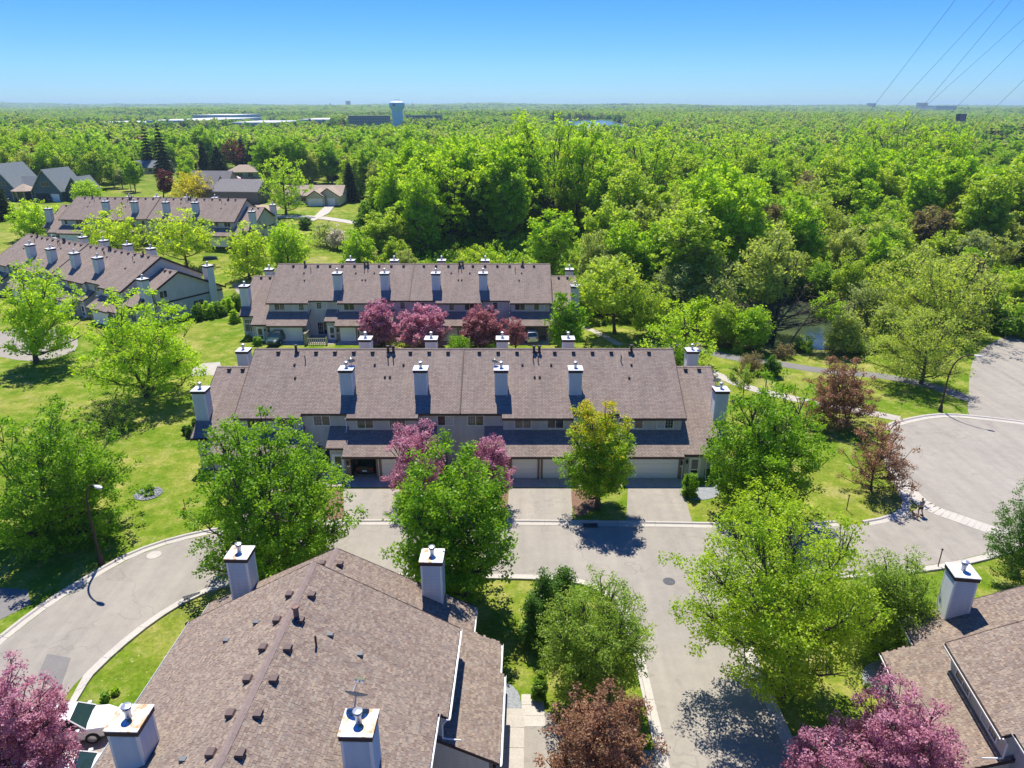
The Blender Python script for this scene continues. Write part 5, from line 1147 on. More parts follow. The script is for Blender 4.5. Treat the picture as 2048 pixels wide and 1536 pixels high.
for i, (lm, kw, H, Rr, zb) in enumerate(specs):
    kw = dict(n_clump=430, per=20, r_clump=.85, leaf=.57, spread=.2, lump=.3, trunk_r=.3, leafmat=lm, twigs=.55, bark='bark_wood') | kw
    PROTO.append((make_tree(700 + i, H, Rr, zb, **kw), H, Rr, lm))
PROTO.append((make_conifer(720, 15, 3.2, leafmat='spruce', leaf=.9, per=12, tiers=14), 15, 3.2, 'spruce'))
desc = {'wood1': 'bright green', 'wood2': 'yellow green', 'wood3': 'deep green', 'wood4': 'pale willowy', 'sage': 'grey green', 'wood5': 'golden green', 'browny': 'half bare brownish', 'spruce': 'dark conifer'}
WOOD = [(-37, 168), (-32, 134), (10, 131), (15, 117), (28, 112), (36, 124), (62, 128), (70, 113), (84, 103), (96, 106), (150, 118), (420, 430), (-420, 430), (-300, 290), (-215, 262), (-130, 262), (-100, 262), (-62, 262), (-30, 246), (-26, 205)]
holes = [[(-160, 236), (-180, 236), (-185, 275), (-140, 275)], [(-115, 262), (-60, 262), (-62, 300), (-112, 300)]]
cand = []
def hidden(x, y):
    px = 1024 + FPX * x / (y * CP + (CAMZ - 5) * SP)
    return (278 < px < 362 and y < 372) or (388 < px < 528 and y < 385) or (440 < px < 530 and y < 420) or (860 < px < 1045 and 130 < y < 168) or (1050 < px < 1200 and 132 < y < 188) or (1240 < px < 1330 and 175 < y < 225) or (1720 < px < 1830 and 200 < y < 268)
gstep = 9.0
for i in range(-46, 46):
    for j in range(0, 38):
        x = i * gstep + (4.5 if j % 2 else 0) + rng.uniform(-3, 3); y = 104 + j * gstep * .92 + rng.uniform(-3, 3)
        if in_poly(x, y, WOOD) and not any(in_poly(x, y, q) for q in holes) and in_view(x, y, 9) and not hidden(x, y): cand.append((x, y))
cand.sort(key=lambda c: c[1])
def zone(x, y):
    px = 1024 + FPX * x / (y * CP + CAMZ * SP)
    for lim, nm in ((760, 'behind the ranch house'), (900, 'behind left half of second row'), (1120, 'behind right half of second row'), (1300, 'right of second row'), (1450, 'left of the pond'), (1600, 'above the pond'), (1760, 'up right of the pond'), (1900, 'above the huge willow'), (9999, 'at right edge')):
        if px < lim: break
    return ('wood front' if y < 150 else 'second line' if y < 180 else 'wood middle' if y < 215 else 'wood back') + ' ' + nm
wood_made = []
far_pts = []
near_n = 0
for x, y in cand:
    t = rng.random(); tall = 1.0 + .3 * math.sin(x / 17 + y / 23) 
    sp = rng.choice(len(PROTO), p=[.16, .15, .13, .08, .11, .1, .09, .08, .03, .05, .02])
    (ms, H, Rr, lm) = PROTO[sp]; dep = y
    if y < 165 and lm in ('wood1',) and rng.random() < .3: sp = 4; (ms, H, Rr, lm) = PROTO[sp]
    s = (.95 + .4 * rng.random()) * tall * (.97 if 150 < y < 260 and -20 < x < 70 else 1.0)
    if y > 225: s *= .70
    if y > 330: s *= .92
    if x > 55: s *= .86
    if y < 135 or (y < 150 and x < 20): s *= .72
    if s > 1.3: s = 1.3
    if x > 20 and s > 1.1: s = 1.1 + (s - 1.1) * .3
    sxy = s * (.95 + .25 * rng.random())
    if near_n < 292:
        near_n += 1; wt_ = place('wood_tree', ms, f"{'tall' if s > 1.15 else 'low' if s < .85 else 'mid height'} {desc[lm]} tree, {zone(x, y)}", x, y, tz(x, y), rng.random() * 6.28, 'tree', 'trees of the wood', (sxy, sxy, s)); wood_made.append((x / y, wt_))
    else: far_pts.append((x, y, sp, sxy, s))
dd_ = {}
for q_, o_ in wood_made: dd_.setdefault(o_['label'], []).append((q_, o_))
for lb_, lst in dd_.items():
    nm_ = {2: ('left', 'right'), 3: ('left', 'middle', 'right'), 4: ('leftmost', 'left middle', 'right middle', 'rightmost')}.get(len(lst))
    if nm_:
        for w_, (q_, o_) in zip(nm_, sorted(lst, key=lambda e: e[0])): o_['label'] = w_ + ' ' + lb_
print('wood', near_n, len(far_pts))
def instancer(name, label, protos, pts, kind='stuff'):
    """pts: (x,y,z,index,scale_xy,scale_z,rot)"""
    pts = np.array(pts, float); me = bpy.data.meshes.new(name); me.vertices.add(len(pts)); me.vertices.foreach_set('co', pts[:, :3].astype(np.float32).ravel())
    for nm, ty, dat in (('idx', 'INT', pts[:, 3].astype(np.int32)),): a = me.attributes.new(nm, ty, 'POINT'); a.data.foreach_set('value', dat)
    a = me.attributes.new('scl', 'FLOAT_VECTOR', 'POINT'); a.data.foreach_set('vector', pts[:, [4, 4, 5]].astype(np.float32).ravel())
    a = me.attributes.new('rot', 'FLOAT_VECTOR', 'POINT'); rv = np.zeros((len(pts), 3), np.float32); rv[:, 2] = pts[:, 6]; a.data.foreach_set('vector', rv.ravel())
    o = mob(name, me); tag(o, label, kind=kind)
    col = bpy.data.collections.new(name + '_sources')
    for i, m_ in enumerate(protos):
        q = bpy.data.objects.new('%s_source_%02d' % (name, i), m_); col.objects.link(q)
    ng = bpy.data.node_groups.new(name, 'GeometryNodeTree'); ng.interface.new_socket('Geometry', in_out='INPUT', socket_type='NodeSocketGeometry'); ng.interface.new_socket('Geometry', in_out='OUTPUT', socket_type='NodeSocketGeometry')
    N = ng.nodes; gi = N.new('NodeGroupInput'); go = N.new('NodeGroupOutput'); ip = N.new('GeometryNodeInstanceOnPoints'); ci = N.new('GeometryNodeCollectionInfo')
    ci.inputs['Collection'].default_value = col; ci.inputs['Separate Children'].default_value = True; ci.inputs['Reset Children'].default_value = True
    def na(nm, ty): n = N.new('GeometryNodeInputNamedAttribute'); n.data_type = ty; n.inputs['Name'].default_value = nm; return n.outputs['Attribute']
    L = ng.links; L.new(gi.outputs[0], ip.inputs['Points']); L.new(ci.outputs[0], ip.inputs['Instance']); ip.inputs['Pick Instance'].default_value = True
    L.new(na('idx', 'INT'), ip.inputs['Instance Index']); L.new(na('scl', 'FLOAT_VECTOR'), ip.inputs['Scale'])
    er = N.new('FunctionNodeEulerToRotation'); L.new(na('rot', 'FLOAT_VECTOR'), er.inputs[0]); L.new(er.outputs[0], ip.inputs['Rotation']); L.new(ip.outputs[0], go.inputs[0])
    md = o.modifiers.new('scatter', 'NODES'); md.node_group = ng; return o
def joined(ms, name):
    V, F, MI, T = [], [], [], []; mats = []; b = 0
    for k, me in enumerate(ms):
        v = np.empty(len(me.vertices) * 3, np.float32); me.vertices.foreach_get('co', v); f = np.empty(len(me.loops), np.int32); me.loops.foreach_get('vertex_index', f)
        V.append(v.reshape(-1, 3)); F.append(f.reshape(-1, 4) + b); b += len(me.vertices); MI.append(np.full(len(me.polygons), k)); mats.append(me.materials[0])
        t = np.zeros(len(me.polygons), np.float32)
        if 'tint' in me.attributes: me.attributes['tint'].data.foreach_get('value', t)
        T.append(t)
    return np_mesh(name, np.vstack(V), np.vstack(F), mats, np.concatenate(T), np.concatenate(MI))
wood_protos = [joined(p[0], 'wood_tree_mass') for p in PROTO]
instancer('distant_wood', 'deep mass of mixed trees beyond the individually seen ones', wood_protos, [(x, y, tz(x, y), sp, a, b, rng.random() * 6.28) for x, y, sp, a, b in far_pts])
# low growth under the trees
up = []
bm_ = [joined(make_bush(900 + i, 2.6 + i * .5, 1.9, lm, n=46, per=26, leaf=.3), 'undergrowth_bush') for i, lm in enumerate(('wood3', 'wood1', 'wood2'))]
pond_poly = W((1470, 650), (1520, 600), (1640, 585), (1750, 595), (1790, 645), (1760, 705), (1640, 720), (1490, 705))
EDGE = [(-37, 168), (-32, 128), (10, 127), (15, 114), (28, 108), (40, 122), (62, 126), (70, 110), (84, 99), (96, 104), (150, 112), (330, 330), (-60, 330), (-62, 262), (-30, 244), (-26, 205)]
for i in range(7500):
    x, y = rng.uniform(-62, 200), 104 + 180 * rng.random() ** 1.3
    if in_poly(x, y, EDGE) and in_view(x, y, 4) and not in_poly(x, y, pond_poly): s = rng.uniform(.6, 1.7); up.append((x, y, tz(x, y), rng.choice(3, p=[.5, .25, .25]), s, s, rng.random() * 6.28))
instancer('undergrowth', 'tangled green undergrowth along the front of the wood', bm_, up)
sheet('wood_floor', [(x, y) for x, y in EDGE], .004, M['understory'], 'dark leafy floor of the wood')
# canopy out to the horizon
fp = []
for i, (lm, sh) in enumerate((('wood1', 'round'), ('wood2', 'dome'), ('wood3', 'maple'), ('sage', 'dome'), ('wood4', 'round'), ('wood3', 'oval'))):
    fp.append(joined(make_tree(950 + i, 13, 6.2, 1.0, sh, 8, 70, 12, 1.5, 1.6, .3, twigs=.1, leafmat=lm, lump=.25), 'canopy_tree'))
fp.append(joined(make_conifer(970, 14, 3.4, leafmat='spruce', leaf=1.6, per=5, tiers=8), 'canopy_conifer')); fp.append(joined(make_tree(971, 12, 6, 1, 'dome', 8, 60, 10, 1.5, 1.5, .3, twigs=.1, leafmat='deep', lump=.25), 'canopy_tree')); fp.append(joined(make_tree(972, 11, 5.6, 1, 'dome', 8, 60, 10, 1.5, 1.5, .3, twigs=.1, leafmat='browny', lump=.25), 'canopy_tree'))
pts = []
clear = [(-640, -440, 900, 1420), (-560, -380, 1150, 1560), (-760, -520, 900, 1260), (-420, -260, 740, 1030), (-215, -120, 820, 1080), (-380, -250, 900, 1240), (-260, -160, 968, 1010), (-180, -90, 1130, 1190), (60, 190, 700, 1530), (100, 250, 1470, 1530), (1980, 2250, 3280, 3500)]
y = 418.0
while y < 9500:
    st = 9.5 if y < 1300 else 9.5 * (y / 1300) ** .9
    n = int(1.5 * (y + 20) / st)
    for i in range(n):
        x = -.75 * y - 10 + 1.5 * (y + 15) * (i + rng.random()) / n; yy = y + rng.uniform(-.45, .45) * st
        if any(a < x < b and c < yy < d for a, b, c, d in clear): continue
        dn = math.sin(x / 83 + 1) * math.sin(yy / 121 + 2) + .6 * math.sin(x / 37 + yy / 51)
        if rng.random() < .12 + .16 * (dn < -.7): continue
        k = max(1.0, st / 11); s = rng.uniform(.7, 1.25) * (1 + .12 * dn)
        n2 = math.sin(x / 210 + 2 * math.sin(yy / 260)) + math.sin(yy / 160 + x / 420) * .8; sp = (rng.choice(9, p=[.26, .24, .1, .12, .14, .06, .01, .04, .03])) if n2 > -.3 else rng.choice(9, p=[.1, .08, .22, .08, .05, .1, .12, .2, .05])
        if n2 > 1.45 and rng.random() < .55: continue
        if yy < 620 and rng.random() < .0: continue
        pts.append((x, yy, tz(x, yy), sp, s * (1 + .75 * (k - 1)), s * (1 + .05 * (k - 1)), rng.random() * 6.28))
    y += st
print('canopy', len(pts))
instancer('far_canopy', 'tree canopy stretching to the hazy horizon', fp, pts)
# ------------------------------------------------------------------ haze
m = bpy.data.materials.new('haze_air'); m.use_nodes = True; t = NT(m); t.n.remove(t.b); pv = t.add('ShaderNodeVolumePrincipled')
pv.inputs['Density'].default_value = 1.1e-4; pv.inputs['Color'].default_value = (.58, .84, 1.0, 1); pv.inputs['Anisotropy'].default_value = .2
t.l(pv.outputs[0], t.n['Material Output'].inputs['Volume'])
mb = MB(); mb.box(-14500, 14500, -14500, 14500, -1.2, 95); hz_ = mb.build('haze', m); tag(hz_, 'thin blue haze over the whole neighbourhood', kind='stuff')

# ------------------------------------------------------------------ vehicles
def paint(name, c, rough=.25): 
    m = mat(name, c, rough, spec=.6); m.node_tree.nodes['Principled BSDF'].inputs['Coat Weight'].default_value = .6; return m
M['tyre'] = mat('tyre_rubber', (.02, .02, .02), .85); M['rim'] = mat('alloy_rim', (.5, .52, .54), .3, .8); M['car_glass'] = mat('car_glass', (.02, .045, .05), .06, spec=.8)
M['lamp_red'] = mat('tail_light_red', (.35, .01, .01), .3); M['lamp_clear'] = mat('headlight_clear', (.7, .72, .75), .15); M['plate'] = mat('licence_plate', (.7, .72, .75), .4)
def car(label, x, y, z, rz, color, kind='sedan', L=4.7, Wd=1.82, name='parked_car', cat='car', group=None):
    root = empty(name, (x, y, z), rz); tag(root, label, cat, group); hw = Wd / 2; pm = paint('car_paint', color)
    # body stations: x, underside, shoulder, half width  (front is +x)
    if kind == 'suv': ht, st, gl = 1.72, [(-2.35, .45, .85, .70), (-2.28, .3, 1.05, .88), (-1.6, .25, 1.08, .93), (0, .22, 1.06, .95), (1.1, .25, 1.04, .94), (1.9, .28, .98, .9), (2.3, .35, .82, .78), (2.38, .45, .7, .66)], [(-2.15, 1.05), (-1.95, 1.66), (-1.2, 1.72), (.1, 1.72), (.45, 1.62), (1.2, 1.04)]
    elif kind == 'pickup': ht, st, gl = 1.8, [(-2.75, .55, .95, .88), (-2.7, .45, 1.1, .95), (-1.6, .35, 1.12, .97), (0, .3, 1.12, .97), (1.3, .32, 1.1, .95), (2.3, .38, 1.05, .93), (2.72, .45, .9, .84), (2.8, .55, .75, .75)], [(-1.0, 1.12), (-.85, 1.72), (-.4, 1.8), (.6, 1.8), (.85, 1.72), (1.5, 1.1)]
    else: ht, st, gl = 1.45, [(-2.35, .45, .75, .68), (-2.28, .3, .92, .86), (-1.5, .22, .95, .91), (0, .2, .92, .92), (1.0, .22, .9, .92), (1.8, .25, .82, .88), (2.25, .32, .7, .76), (2.35, .42, .6, .64)], [(-1.9, .93), (-1.35, 1.36), (-.7, 1.44), (.2, 1.44), (.5, 1.36), (1.25, .88)]
    k = L / (st[-1][0] - st[0][0]); mb = MB(); rings = []
    for sx, zu, zs, w in st:
        w *= hw / .95; rings.append([(sx * k, -w * .86, zu), (sx * k, -w, zu + .16), (sx * k, -w, zs - .1), (sx * k, -w * .93, zs), (sx * k, -w * .5, zs + .035), (sx * k, w * .5, zs + .035), (sx * k, w * .93, zs), (sx * k, w, zs - .1), (sx * k, w, zu + .16), (sx * k, w * .86, zu)])
    for a, b in zip(rings, rings[1:]):
        for j in range(10): mb.poly([a[j], b[j], b[(j + 1) % 10], a[(j + 1) % 10]])
    mb.poly(rings[0]); mb.poly(rings[-1][::-1]); body = mb.build('body', pm, root); 
    # cabin: glass with painted roof and pillars
    g = [(a * k, b) for a, b in gl]; mb = MB(); rr = []
    for a, b in g: wi = hw * (.93 - .26 * (b - g[0][1]) / (ht - g[0][1])); rr.append([(a, -wi, b), (a, wi, b)])
    base = [(a * k, -hw * .9, g[0][1] - .05) for a, _ in (gl[0], gl[-1])]
    for a, b in zip(rr, rr[1:]): mb.poly([a[0], b[0], b[1], a[1]][::-1])
    mb.poly([q[0] for q in rr]); mb.poly([q[1] for q in rr][::-1]); mb.build('windows', M['car_glass'], root)
    mb = MB(); a, b = rr[1], rr[-2]
    for p_, q_ in zip(rr[1:-1], rr[2:-1]): mb.poly([(p_[0][0], p_[0][1] - .01, p_[0][2] + .02), (q_[0][0], q_[0][1] - .01, q_[0][2] + .02), (q_[1][0], q_[1][1] + .01, q_[1][2] + .02), (p_[1][0], p_[1][1] + .01, p_[1][2] + .02)])
    mb.build('roof_panel', pm, root)
    for sg in (0, 1):
        sn = -1 if sg == 0 else 1
        for (i0, i1) in ((0, 1), (len(rr) - 1, len(rr) - 2)):
            mb = MB(); mb.tube([Vector(rr[i0][sg]), Vector(rr[i1][sg])], .045, 5); mb.build('pillar', pm, root)
        xm = (rr[2][sg][0] + rr[3][sg][0]) / 2; mb = MB(); mb.tube([(xm, sn * hw * .93, g[0][1]), (xm, rr[2][sg][1] + .01 * sn, ht - .02)], .04, 5); mb.build('pillar', pm, root)
        mb = MB(); mb.box(-.1, .1, -.09, .09, -.06, .08); mb.build('mirror', pm, root, (g[-1][0] - .35, sn * (hw + .1), g[-1][1] + .08))
        mb = MB(); mb.box(-.04, .04, -.2, .2, -.08, .08); mb.build('headlight', M['lamp_clear'], root, (st[-2][0] * k + .02, sn * hw * .58, st[-2][2] - .14))
        mb = MB(); mb.box(-.04, .04, -.14, .14, -.11, .11); mb.build('tail_light', M['lamp_red'], root, (st[1][0] * k - .03, sn * hw * .72, st[1][2] - .16))
    mb = MB(); mb.box(-.015, .015, -.2, .2, -.07, .07); mb.build('licence_plate', M['plate'], root, (st[0][0] * k - .02, 0, .62))
    if kind == 'pickup':
        mb = MB(); mb.box(-2.6 * k, -1.05 * k, -hw * .86, hw * .86, 1.1, 1.19); mb.build('bed_cover', M['dark'], root)
    wr = .34 if kind == 'sedan' else .38
    for wx_ in (-1.42 * k, 1.42 * k):
        for sn in (-1, 1):
            mb = MB(); mb.lathe([(0, -.12), (wr * .9, -.12), (wr, -.08), (wr, .08), (wr * .9, .12), (0, .12)], 16); w = mob('wheel', mb.mesh('wheel', M['tyre'], True), root, (wx_, sn * (hw - .1), wr), rot=(math.pi / 2, 0, 0))
            mb = MB(); mb.lathe([(wr * .62, .125), (wr * .2, .14), (0, .14)] if sn < 0 else [(0, -.14), (wr * .2, -.14), (wr * .62, -.125)], 12); mb.build('rim', M['rim'], w)
    return root
def Wl(root, x, y, z=0): return root.matrix_basis @ Vector((x, y, z))
p = Wl(A, -9.05, -7.4); car('dark car parked inside the open garage of the middle row', p.x, p.y, .06, R(90), (.03, .03, .035), 'sedan', 4.5)
p = Wl(B, 18.2, -9.2); car('white suv parked inside the open double garage of the second row', p.x, p.y, .06, R(100), (.75, .76, .78), 'suv', 4.6)
x_, y_ = P(552, 686); car('dark green pickup parked in front of the left end of the second row', x_ + .3, y_ + .5, .03, R(-97), (.02, .06, .05), 'pickup', 5.4)
x_, y_ = P(392, 520); car('dark parked car behind the angled row, the farther one', x_, y_, .02, R(170), (.04, .06, .06), 'sedan')
x_, y_ = P(428, 528); car('dark parked car behind the angled row, the nearer right one', x_, y_, .02, R(20), (.03, .05, .06), 'suv')
x_, y_ = P(1352, 724); car('dark car behind the right end of the middle row', x_, y_, .02, R(95), (.05, .09, .11), 'sedan')
x_, y_ = P(143, 1470); car('white suv under the pink crabapple at the bottom left corner', x_, y_, .03, R(12), (.8, .81, .83), 'suv', 4.8, 1.9)
x_, y_ = P(140, 1560); car('second white car at the bottom edge behind the closest roof', x_ + .3, y_ - .4, .03, R(14), (.8, .81, .83), 'suv', 4.8, 1.9)
sheet('driveway', [(-25.5, 12), (-25.5, 31.2), (-20.6, 31.2), (-18.5, 30.2), (-18.5, 12)], .018, M['asphalt_drive'], 'asphalt drive under the white cars at the bottom left')
x_, y_, z_ = Pt(112, 402); car('dark suv on the drive of the dark blue grey house', x_, y_, z_ + .02, R(60), (.02, .03, .04), 'suv')
x_, y_ = P(1160, 1600)
# garage floors
for rt_, (a, b), lab in ((A, (-10.25, -7.85), 'concrete floor of the open garage in the middle row'), (B, (15.5, 20.95), 'concrete floor of the open garage in the second row')):
    c_ = Wl(rt_, (a + b) / 2, -8.45); mb = MB(); mb.box((a - b) / 2, (b - a) / 2, -1.4, 1.3, -.01, .045); o = mb.build('garage_floor', M['concrete_old'], None, c_); tag(o, lab, kind='structure')
# white suv at the bottom right of E's drive (only its roof edge shows)
car('white suv at the bottom edge beside the garage of the closest row', 1.4, 24.3, .03, R(0), (.8, .81, .83), 'suv', 4.6)

# ------------------------------------------------------------------ street lamps, hydrant, posts
M['rust_pole'] = noisy('brown_steel_pole', (.05, .032, .026), (.085, .055, .042), 5, .6, 0); M['lamp_head'] = mat('lamp_head_grey', (.55, .56, .58), .35)
def street_lamp(label, bx, by, hx, hy, H=7.3):
    root = empty('street_lamp', (bx, by, 0)); tag(root, label, 'street lamp', 'street lamps'); d = Vector((hx - bx, hy - by, 0))
    mb = MB(); mb.lathe([(.26, 0), (.22, .5), (.11, .95), (0, .95)], 12); mb.build('base', M['rust_pole'], root, smooth=True)
    path = []
    for i in range(16):
        u = i / 15; z = H * (1 - (1 - u) ** 1.9) if u > .5 else H * (1 - .5 ** 1.9) * u / .5; path.append(Vector((0, 0, z)) + d * (max(0, (u - .35) / .65) ** 1.9))
    mb = MB(); mb.tube([(0, 0, .4)] + path[2:], [.11] + [.10 - .05 * i / 14 for i in range(14)], 8); mb.build('pole', M['rust_pole'], root, smooth=True)
    e = path[-1]; dd = d.normalized(); sd_ = Vector((-dd.y, dd.x, 0))
    mb = MB(); prof_ = [(-.1, .05, .05), (.05, .11, .08), (.3, .19, .11), (.6, .17, .1), (.78, .06, .05)]; rings = []
    for s_, w, h_ in prof_: rings.append([e + dd * s_ + sd_ * (w * math.cos(a)) + Vector((0, 0, h_ * math.sin(a))) for a in [2 * math.pi * j / 10 for j in range(10)]])
    for a, b in zip(rings, rings[1:]):
        for j in range(10): mb.poly([a[j], a[(j + 1) % 10], b[(j + 1) % 10], b[j]])
    mb.poly(rings[0][::-1]); mb.poly(rings[-1]); mb.build('lamp_head', M['lamp_head'], root, smooth=True)
lx, ly = P(203, 1127); street_lamp('brown street lamp with curved neck at the left kerb', lx, ly, lx + 1.5, ly - .8)
lx, ly = P(1880, 823); street_lamp('brown street lamp with curved neck above the turning circle', lx, ly, lx + 1.6, ly - 1.2)
M['hydrant'] = mat('hydrant_red', (.28, .03, .03), .45)
hx_, hy_ = P(370, 1031); r_ = empty('fire_hydrant', (hx_, hy_, 0)); tag(r_, 'dark red fire hydrant with marker pole on the lawn', 'hydrant')
mb = MB(); mb.lathe([(.2, 0), (.2, .06), (.13, .08), (.13, .5), (.17, .52), (.17, .57), (.13, .6), (.09, .7), (.04, .74), (.04, .78), (0, .78)], 14); mb.build('barrel', M['hydrant'], r_, smooth=True)
mb = MB(); mb.tube([(-.24, 0, .42), (.24, 0, .42)], .065, 8); mb.tube([(0, 0, .42), (0, -.24, .42)], .085, 8); mb.build('outlet', M['hydrant'], r_)
mb = MB(); mb.tube([(.08, .15, 0), (.02, .17, 1.55)], .03, 6); mb.build('marker_pole', M['hydrant'], r_)
def post(label, px, py, h, m='pipe', r=.04, name='marker_post'):
    x, y = P(px, py); mb = MB(); mb.tube([(0, 0, 0), (0, 0, h)], r, 6); mb.box(-r * 1.4, r * 1.4, -r * 1.4, r * 1.4, h - .1, h); o = mb.build(name, M[m], None, (x, y, 0)); tag(o, label, 'post')
post('thin dark post on the lawn tip by the turning circle', 1693, 1020, 1.5); post('thin dark post at the kerb above the right hand roof', 1876, 1133, 1.6); post('thin leaning stake on the lawn left of the middle row', 374, 740, 1.3, 'rust_pole')
post('short dark post behind the ridge of the closest roof', 580, 1132, 1.0)
# drains and manholes
M['iron'] = noisy('cast_iron', (.06, .065, .07), (.11, .12, .13), 12, .6, .3)
def grate(label, px, py, rz, w=1.1, d=.45):
    x, y = P(px, py); r = empty('storm_drain', (x, y, .05), rz); tag(r, label, 'drain'); mb = MB(); mb.box(-w / 2, w / 2, -d / 2, d / 2, -.03, 0); mb.build('pit', M['dark'], r)
    mb = MB(); mb.box(-w / 2 - .05, w / 2 + .05, -d / 2 - .05, -d / 2, 0, .03); mb.build('frame', M['iron'], r); mb = MB(); mb.box(-w / 2 - .05, w / 2 + .05, d / 2, d / 2 + .05, 0, .03); mb.build('frame', M['iron'], r)
    bm = MB(); bm.box(-.025, .025, -d / 2, d / 2, 0, .028); me = bm.mesh('bar', M['iron'])
    for i in range(12): mob('bar', me, r, (-w / 2 + w * (i + .5) / 12, 0, 0))
grate('iron storm drain grate in the kerb left of the closest roof', 384, 1194, R(30)); grate('iron storm drain in the far kerb under the golden maple', 1181, 1052, 0, 1.2, .5)
def manhole(label, px, py, r0=.36, m='iron'):
    x, y = P(px, py); mb = MB(); mb.lathe([(r0 + .09, .016), (r0 + .09, .024), (r0, .03), (r0, .026), (r0 * .8, .026), (r0 * .78, .034), (r0 * .5, .034), (r0 * .48, .026), (0, .026)], 20); o = mb.build('manhole_cover', M[m], None, (x, y, 0)); tag(o, label, 'manhole')
manhole('round manhole cover in the middle of the street junction', 1338, 1163); manhole('pale round utility cover in the street by the left kerb', 308, 1110, .45, 'concrete')
# round stone bed
bx_, by_ = P(297, 988); r_ = empty('stone_planting_bed', (bx_, by_, 0)); tag(r_, 'round planting bed of blue grey stones on the left lawn', 'flower bed')
mb = MB(); mb.lathe([(1.12, .02), (1.05, .07), (0, .09)], 24); mb.build('stone_base', M['stone'], r_)
rs_ = random.Random(4); st_me = []
for q in range(4):
    mb = MB(); a0 = rs_.random(); mb.lathe([(0, -.5), (.8, -.25), (1, .1), (.6, .5), (0, .62)], 6); st_me.append(mb.mesh('stone', M['stone']))
for i in range(26):
    a = 2 * math.pi * i / 26; mob('edging_stone', st_me[i % 4], r_, (1.12 * math.cos(a), 1.12 * math.sin(a), .05), a, sc=(.11, .13, .08))
V = []
mb = MB()
for i in range(300):
    a = rs_.random() * 6.28; rr = 1.05 * rs_.random() ** .5; c = (rr * math.cos(a), rr * math.sin(a)); s_ = .03 + .035 * rs_.random()
    mb.lathe([(s_, .06), (s_ * .8, .06 + s_), (0, .06 + s_ * 1.2)], 5, c=c)
o = mb.build('loose_stones', M['stone'], r_); o['kind'] = 'stuff'
place('garden_plant', make_bush(331, .55, .5, 'plant', n=30, per=30, leaf=.1), 'green leafy clump at the back of the round stone bed', bx_ - .1, by_ + .55, .05, 0, 'plant', parts=('stem', 'foliage'))
for i, (a, b, w_) in enumerate(((-.5, -.1, 'left'), (.35, .0, 'right'), (.05, -.55, 'front'), (.5, -.4, 'right front'))): place('garden_plant', make_bush(340 + i, .22, .22, 'plant', n=12, per=20, leaf=.07), f'small {w_} seedling in the round stone bed', bx_ + a, by_ + b, .07, 0, 'plant', parts=('stem', 'foliage'))

# ------------------------------------------------------------------ satellite dishes
def dish(label, p, rz=R(20), s=1.0, tilt=R(45), col='dish_grey'):
    r = empty('satellite_dish', p, rz); r.scale = (s, s, s); tag(r, label, 'satellite dish', 'satellite dishes'); n = 18; mb = MB()
    prof_ = [(0, 0), (.12, .006), (.24, .03), (.34, .065), (.4, .095)]; mb.lathe(prof_, n); mb.lathe([(a, b - .012) for a, b in prof_][::-1], n)
    ro = mob('reflector', mb.mesh('reflector', M[col], True), r, (0, 0, .75), rot=(-tilt, 0, 0))
    mb = MB(); mb.tube([(0, -.38, .09), (0, -.3, .32), (0, 0, .52)], .018, 6); mb.build('feed_arm', M['galv'], ro)
    mb = MB(); mb.box(-.2, .2, -.05, .05, .5, .58)
    mb.build('receiver_bar', M['white'], ro)
    for i in (-.13, 0, .13): mb = MB(); mb.tube([(i, 0, .42), (i, 0, .52)], .035, 8); mb.build('receiver', M['cap'], ro)
    mb = MB(); mb.tube([(0, -.35, -.25), (0, -.32, .2), (0, -.08, .6), (0, 0, .75)], .03, 6); mb.build('mast', M['galv'], r)
M['dish_grey'] = mat('dish_grey', (.22, .25, .27), .5)
def on_roof(rt, x, y, zz): q = Wl(rt, x, y, zz); return (q.x, q.y, q.z)
dish('large satellite dish on the rusty chimney of the closest roof', on_roof(E, 11.9, -4.55, 9.0), R(-10), 1.25, R(50)); E_d = None
dish('blue grey satellite dish behind the second chimney of the middle row', on_roof(A, -10.75, -4.2, 9.0), R(15), 1.0); dish('small satellite dish left of the third front chimney of the middle row', on_roof(A, 3.3, -4.3, 9.1), R(-20), .85)
dish('satellite dish behind the right end chimney of the middle row', on_roof(A, 24.9, -5.0, 7.3), R(0), 1.0); dish('dark satellite dish on the rear right chimney of the middle row', on_roof(A, 25.8, 5.7, 7.4), R(30), .8)
# cable lying on the closest roof
k_ = [(10.6, -4.2), (10.5, -4.6), (10.4, -5.0), (9.9, -5.5), (9.3, -6.1), (8.7, -6.7), (7.9, -7.3)]
mb = MB(); mb.tube([on_roof(E, a, b - .9, zroof(b - .9, RIDGE) + .04) for a, b in k_ if b - .9 > -7.8], .012, 4); o = mb.build('roof_cable', M['pipe']); tag(o, 'thin dark cable lying on the closest roof', 'cable')
# ------------------------------------------------------------------ white fence and bin at the second row
def picket(label, x0, y0, x1, y1, n):
    r = empty('picket_fence', (x0, y0, 0), math.atan2(y1 - y0, x1 - x0)); tag(r, label, 'fence', 'white patio fences'); L = math.hypot(x1 - x0, y1 - y0)
    pm_ = MB(); pm_.box(-.07, .07, -.03, .03, .1, 1.02); me = pm_.mesh('picket', M['white'])
    for i in range(n): mob('picket', me, r, (.15 + (L - .3) * i / (n - 1), 0, 0))
    for z in (.18, .92): mb = MB(); mb.box(0, L, .031, .08, z, z + .1); mb.build('rail', M['white'], r)
    for x in (0, L): mb = MB(); mb.box(x - .09, x + .09, -.09, .09, 0, 1.2); mb.build('post', M['white'], r)
q0, q1 = Wl(B, -14.9, -11.6), Wl(B, -11.9, -11.6); picket('white picket fence right of the dark green pickup', q0.x, q0.y, q1.x, q1.y, 10)
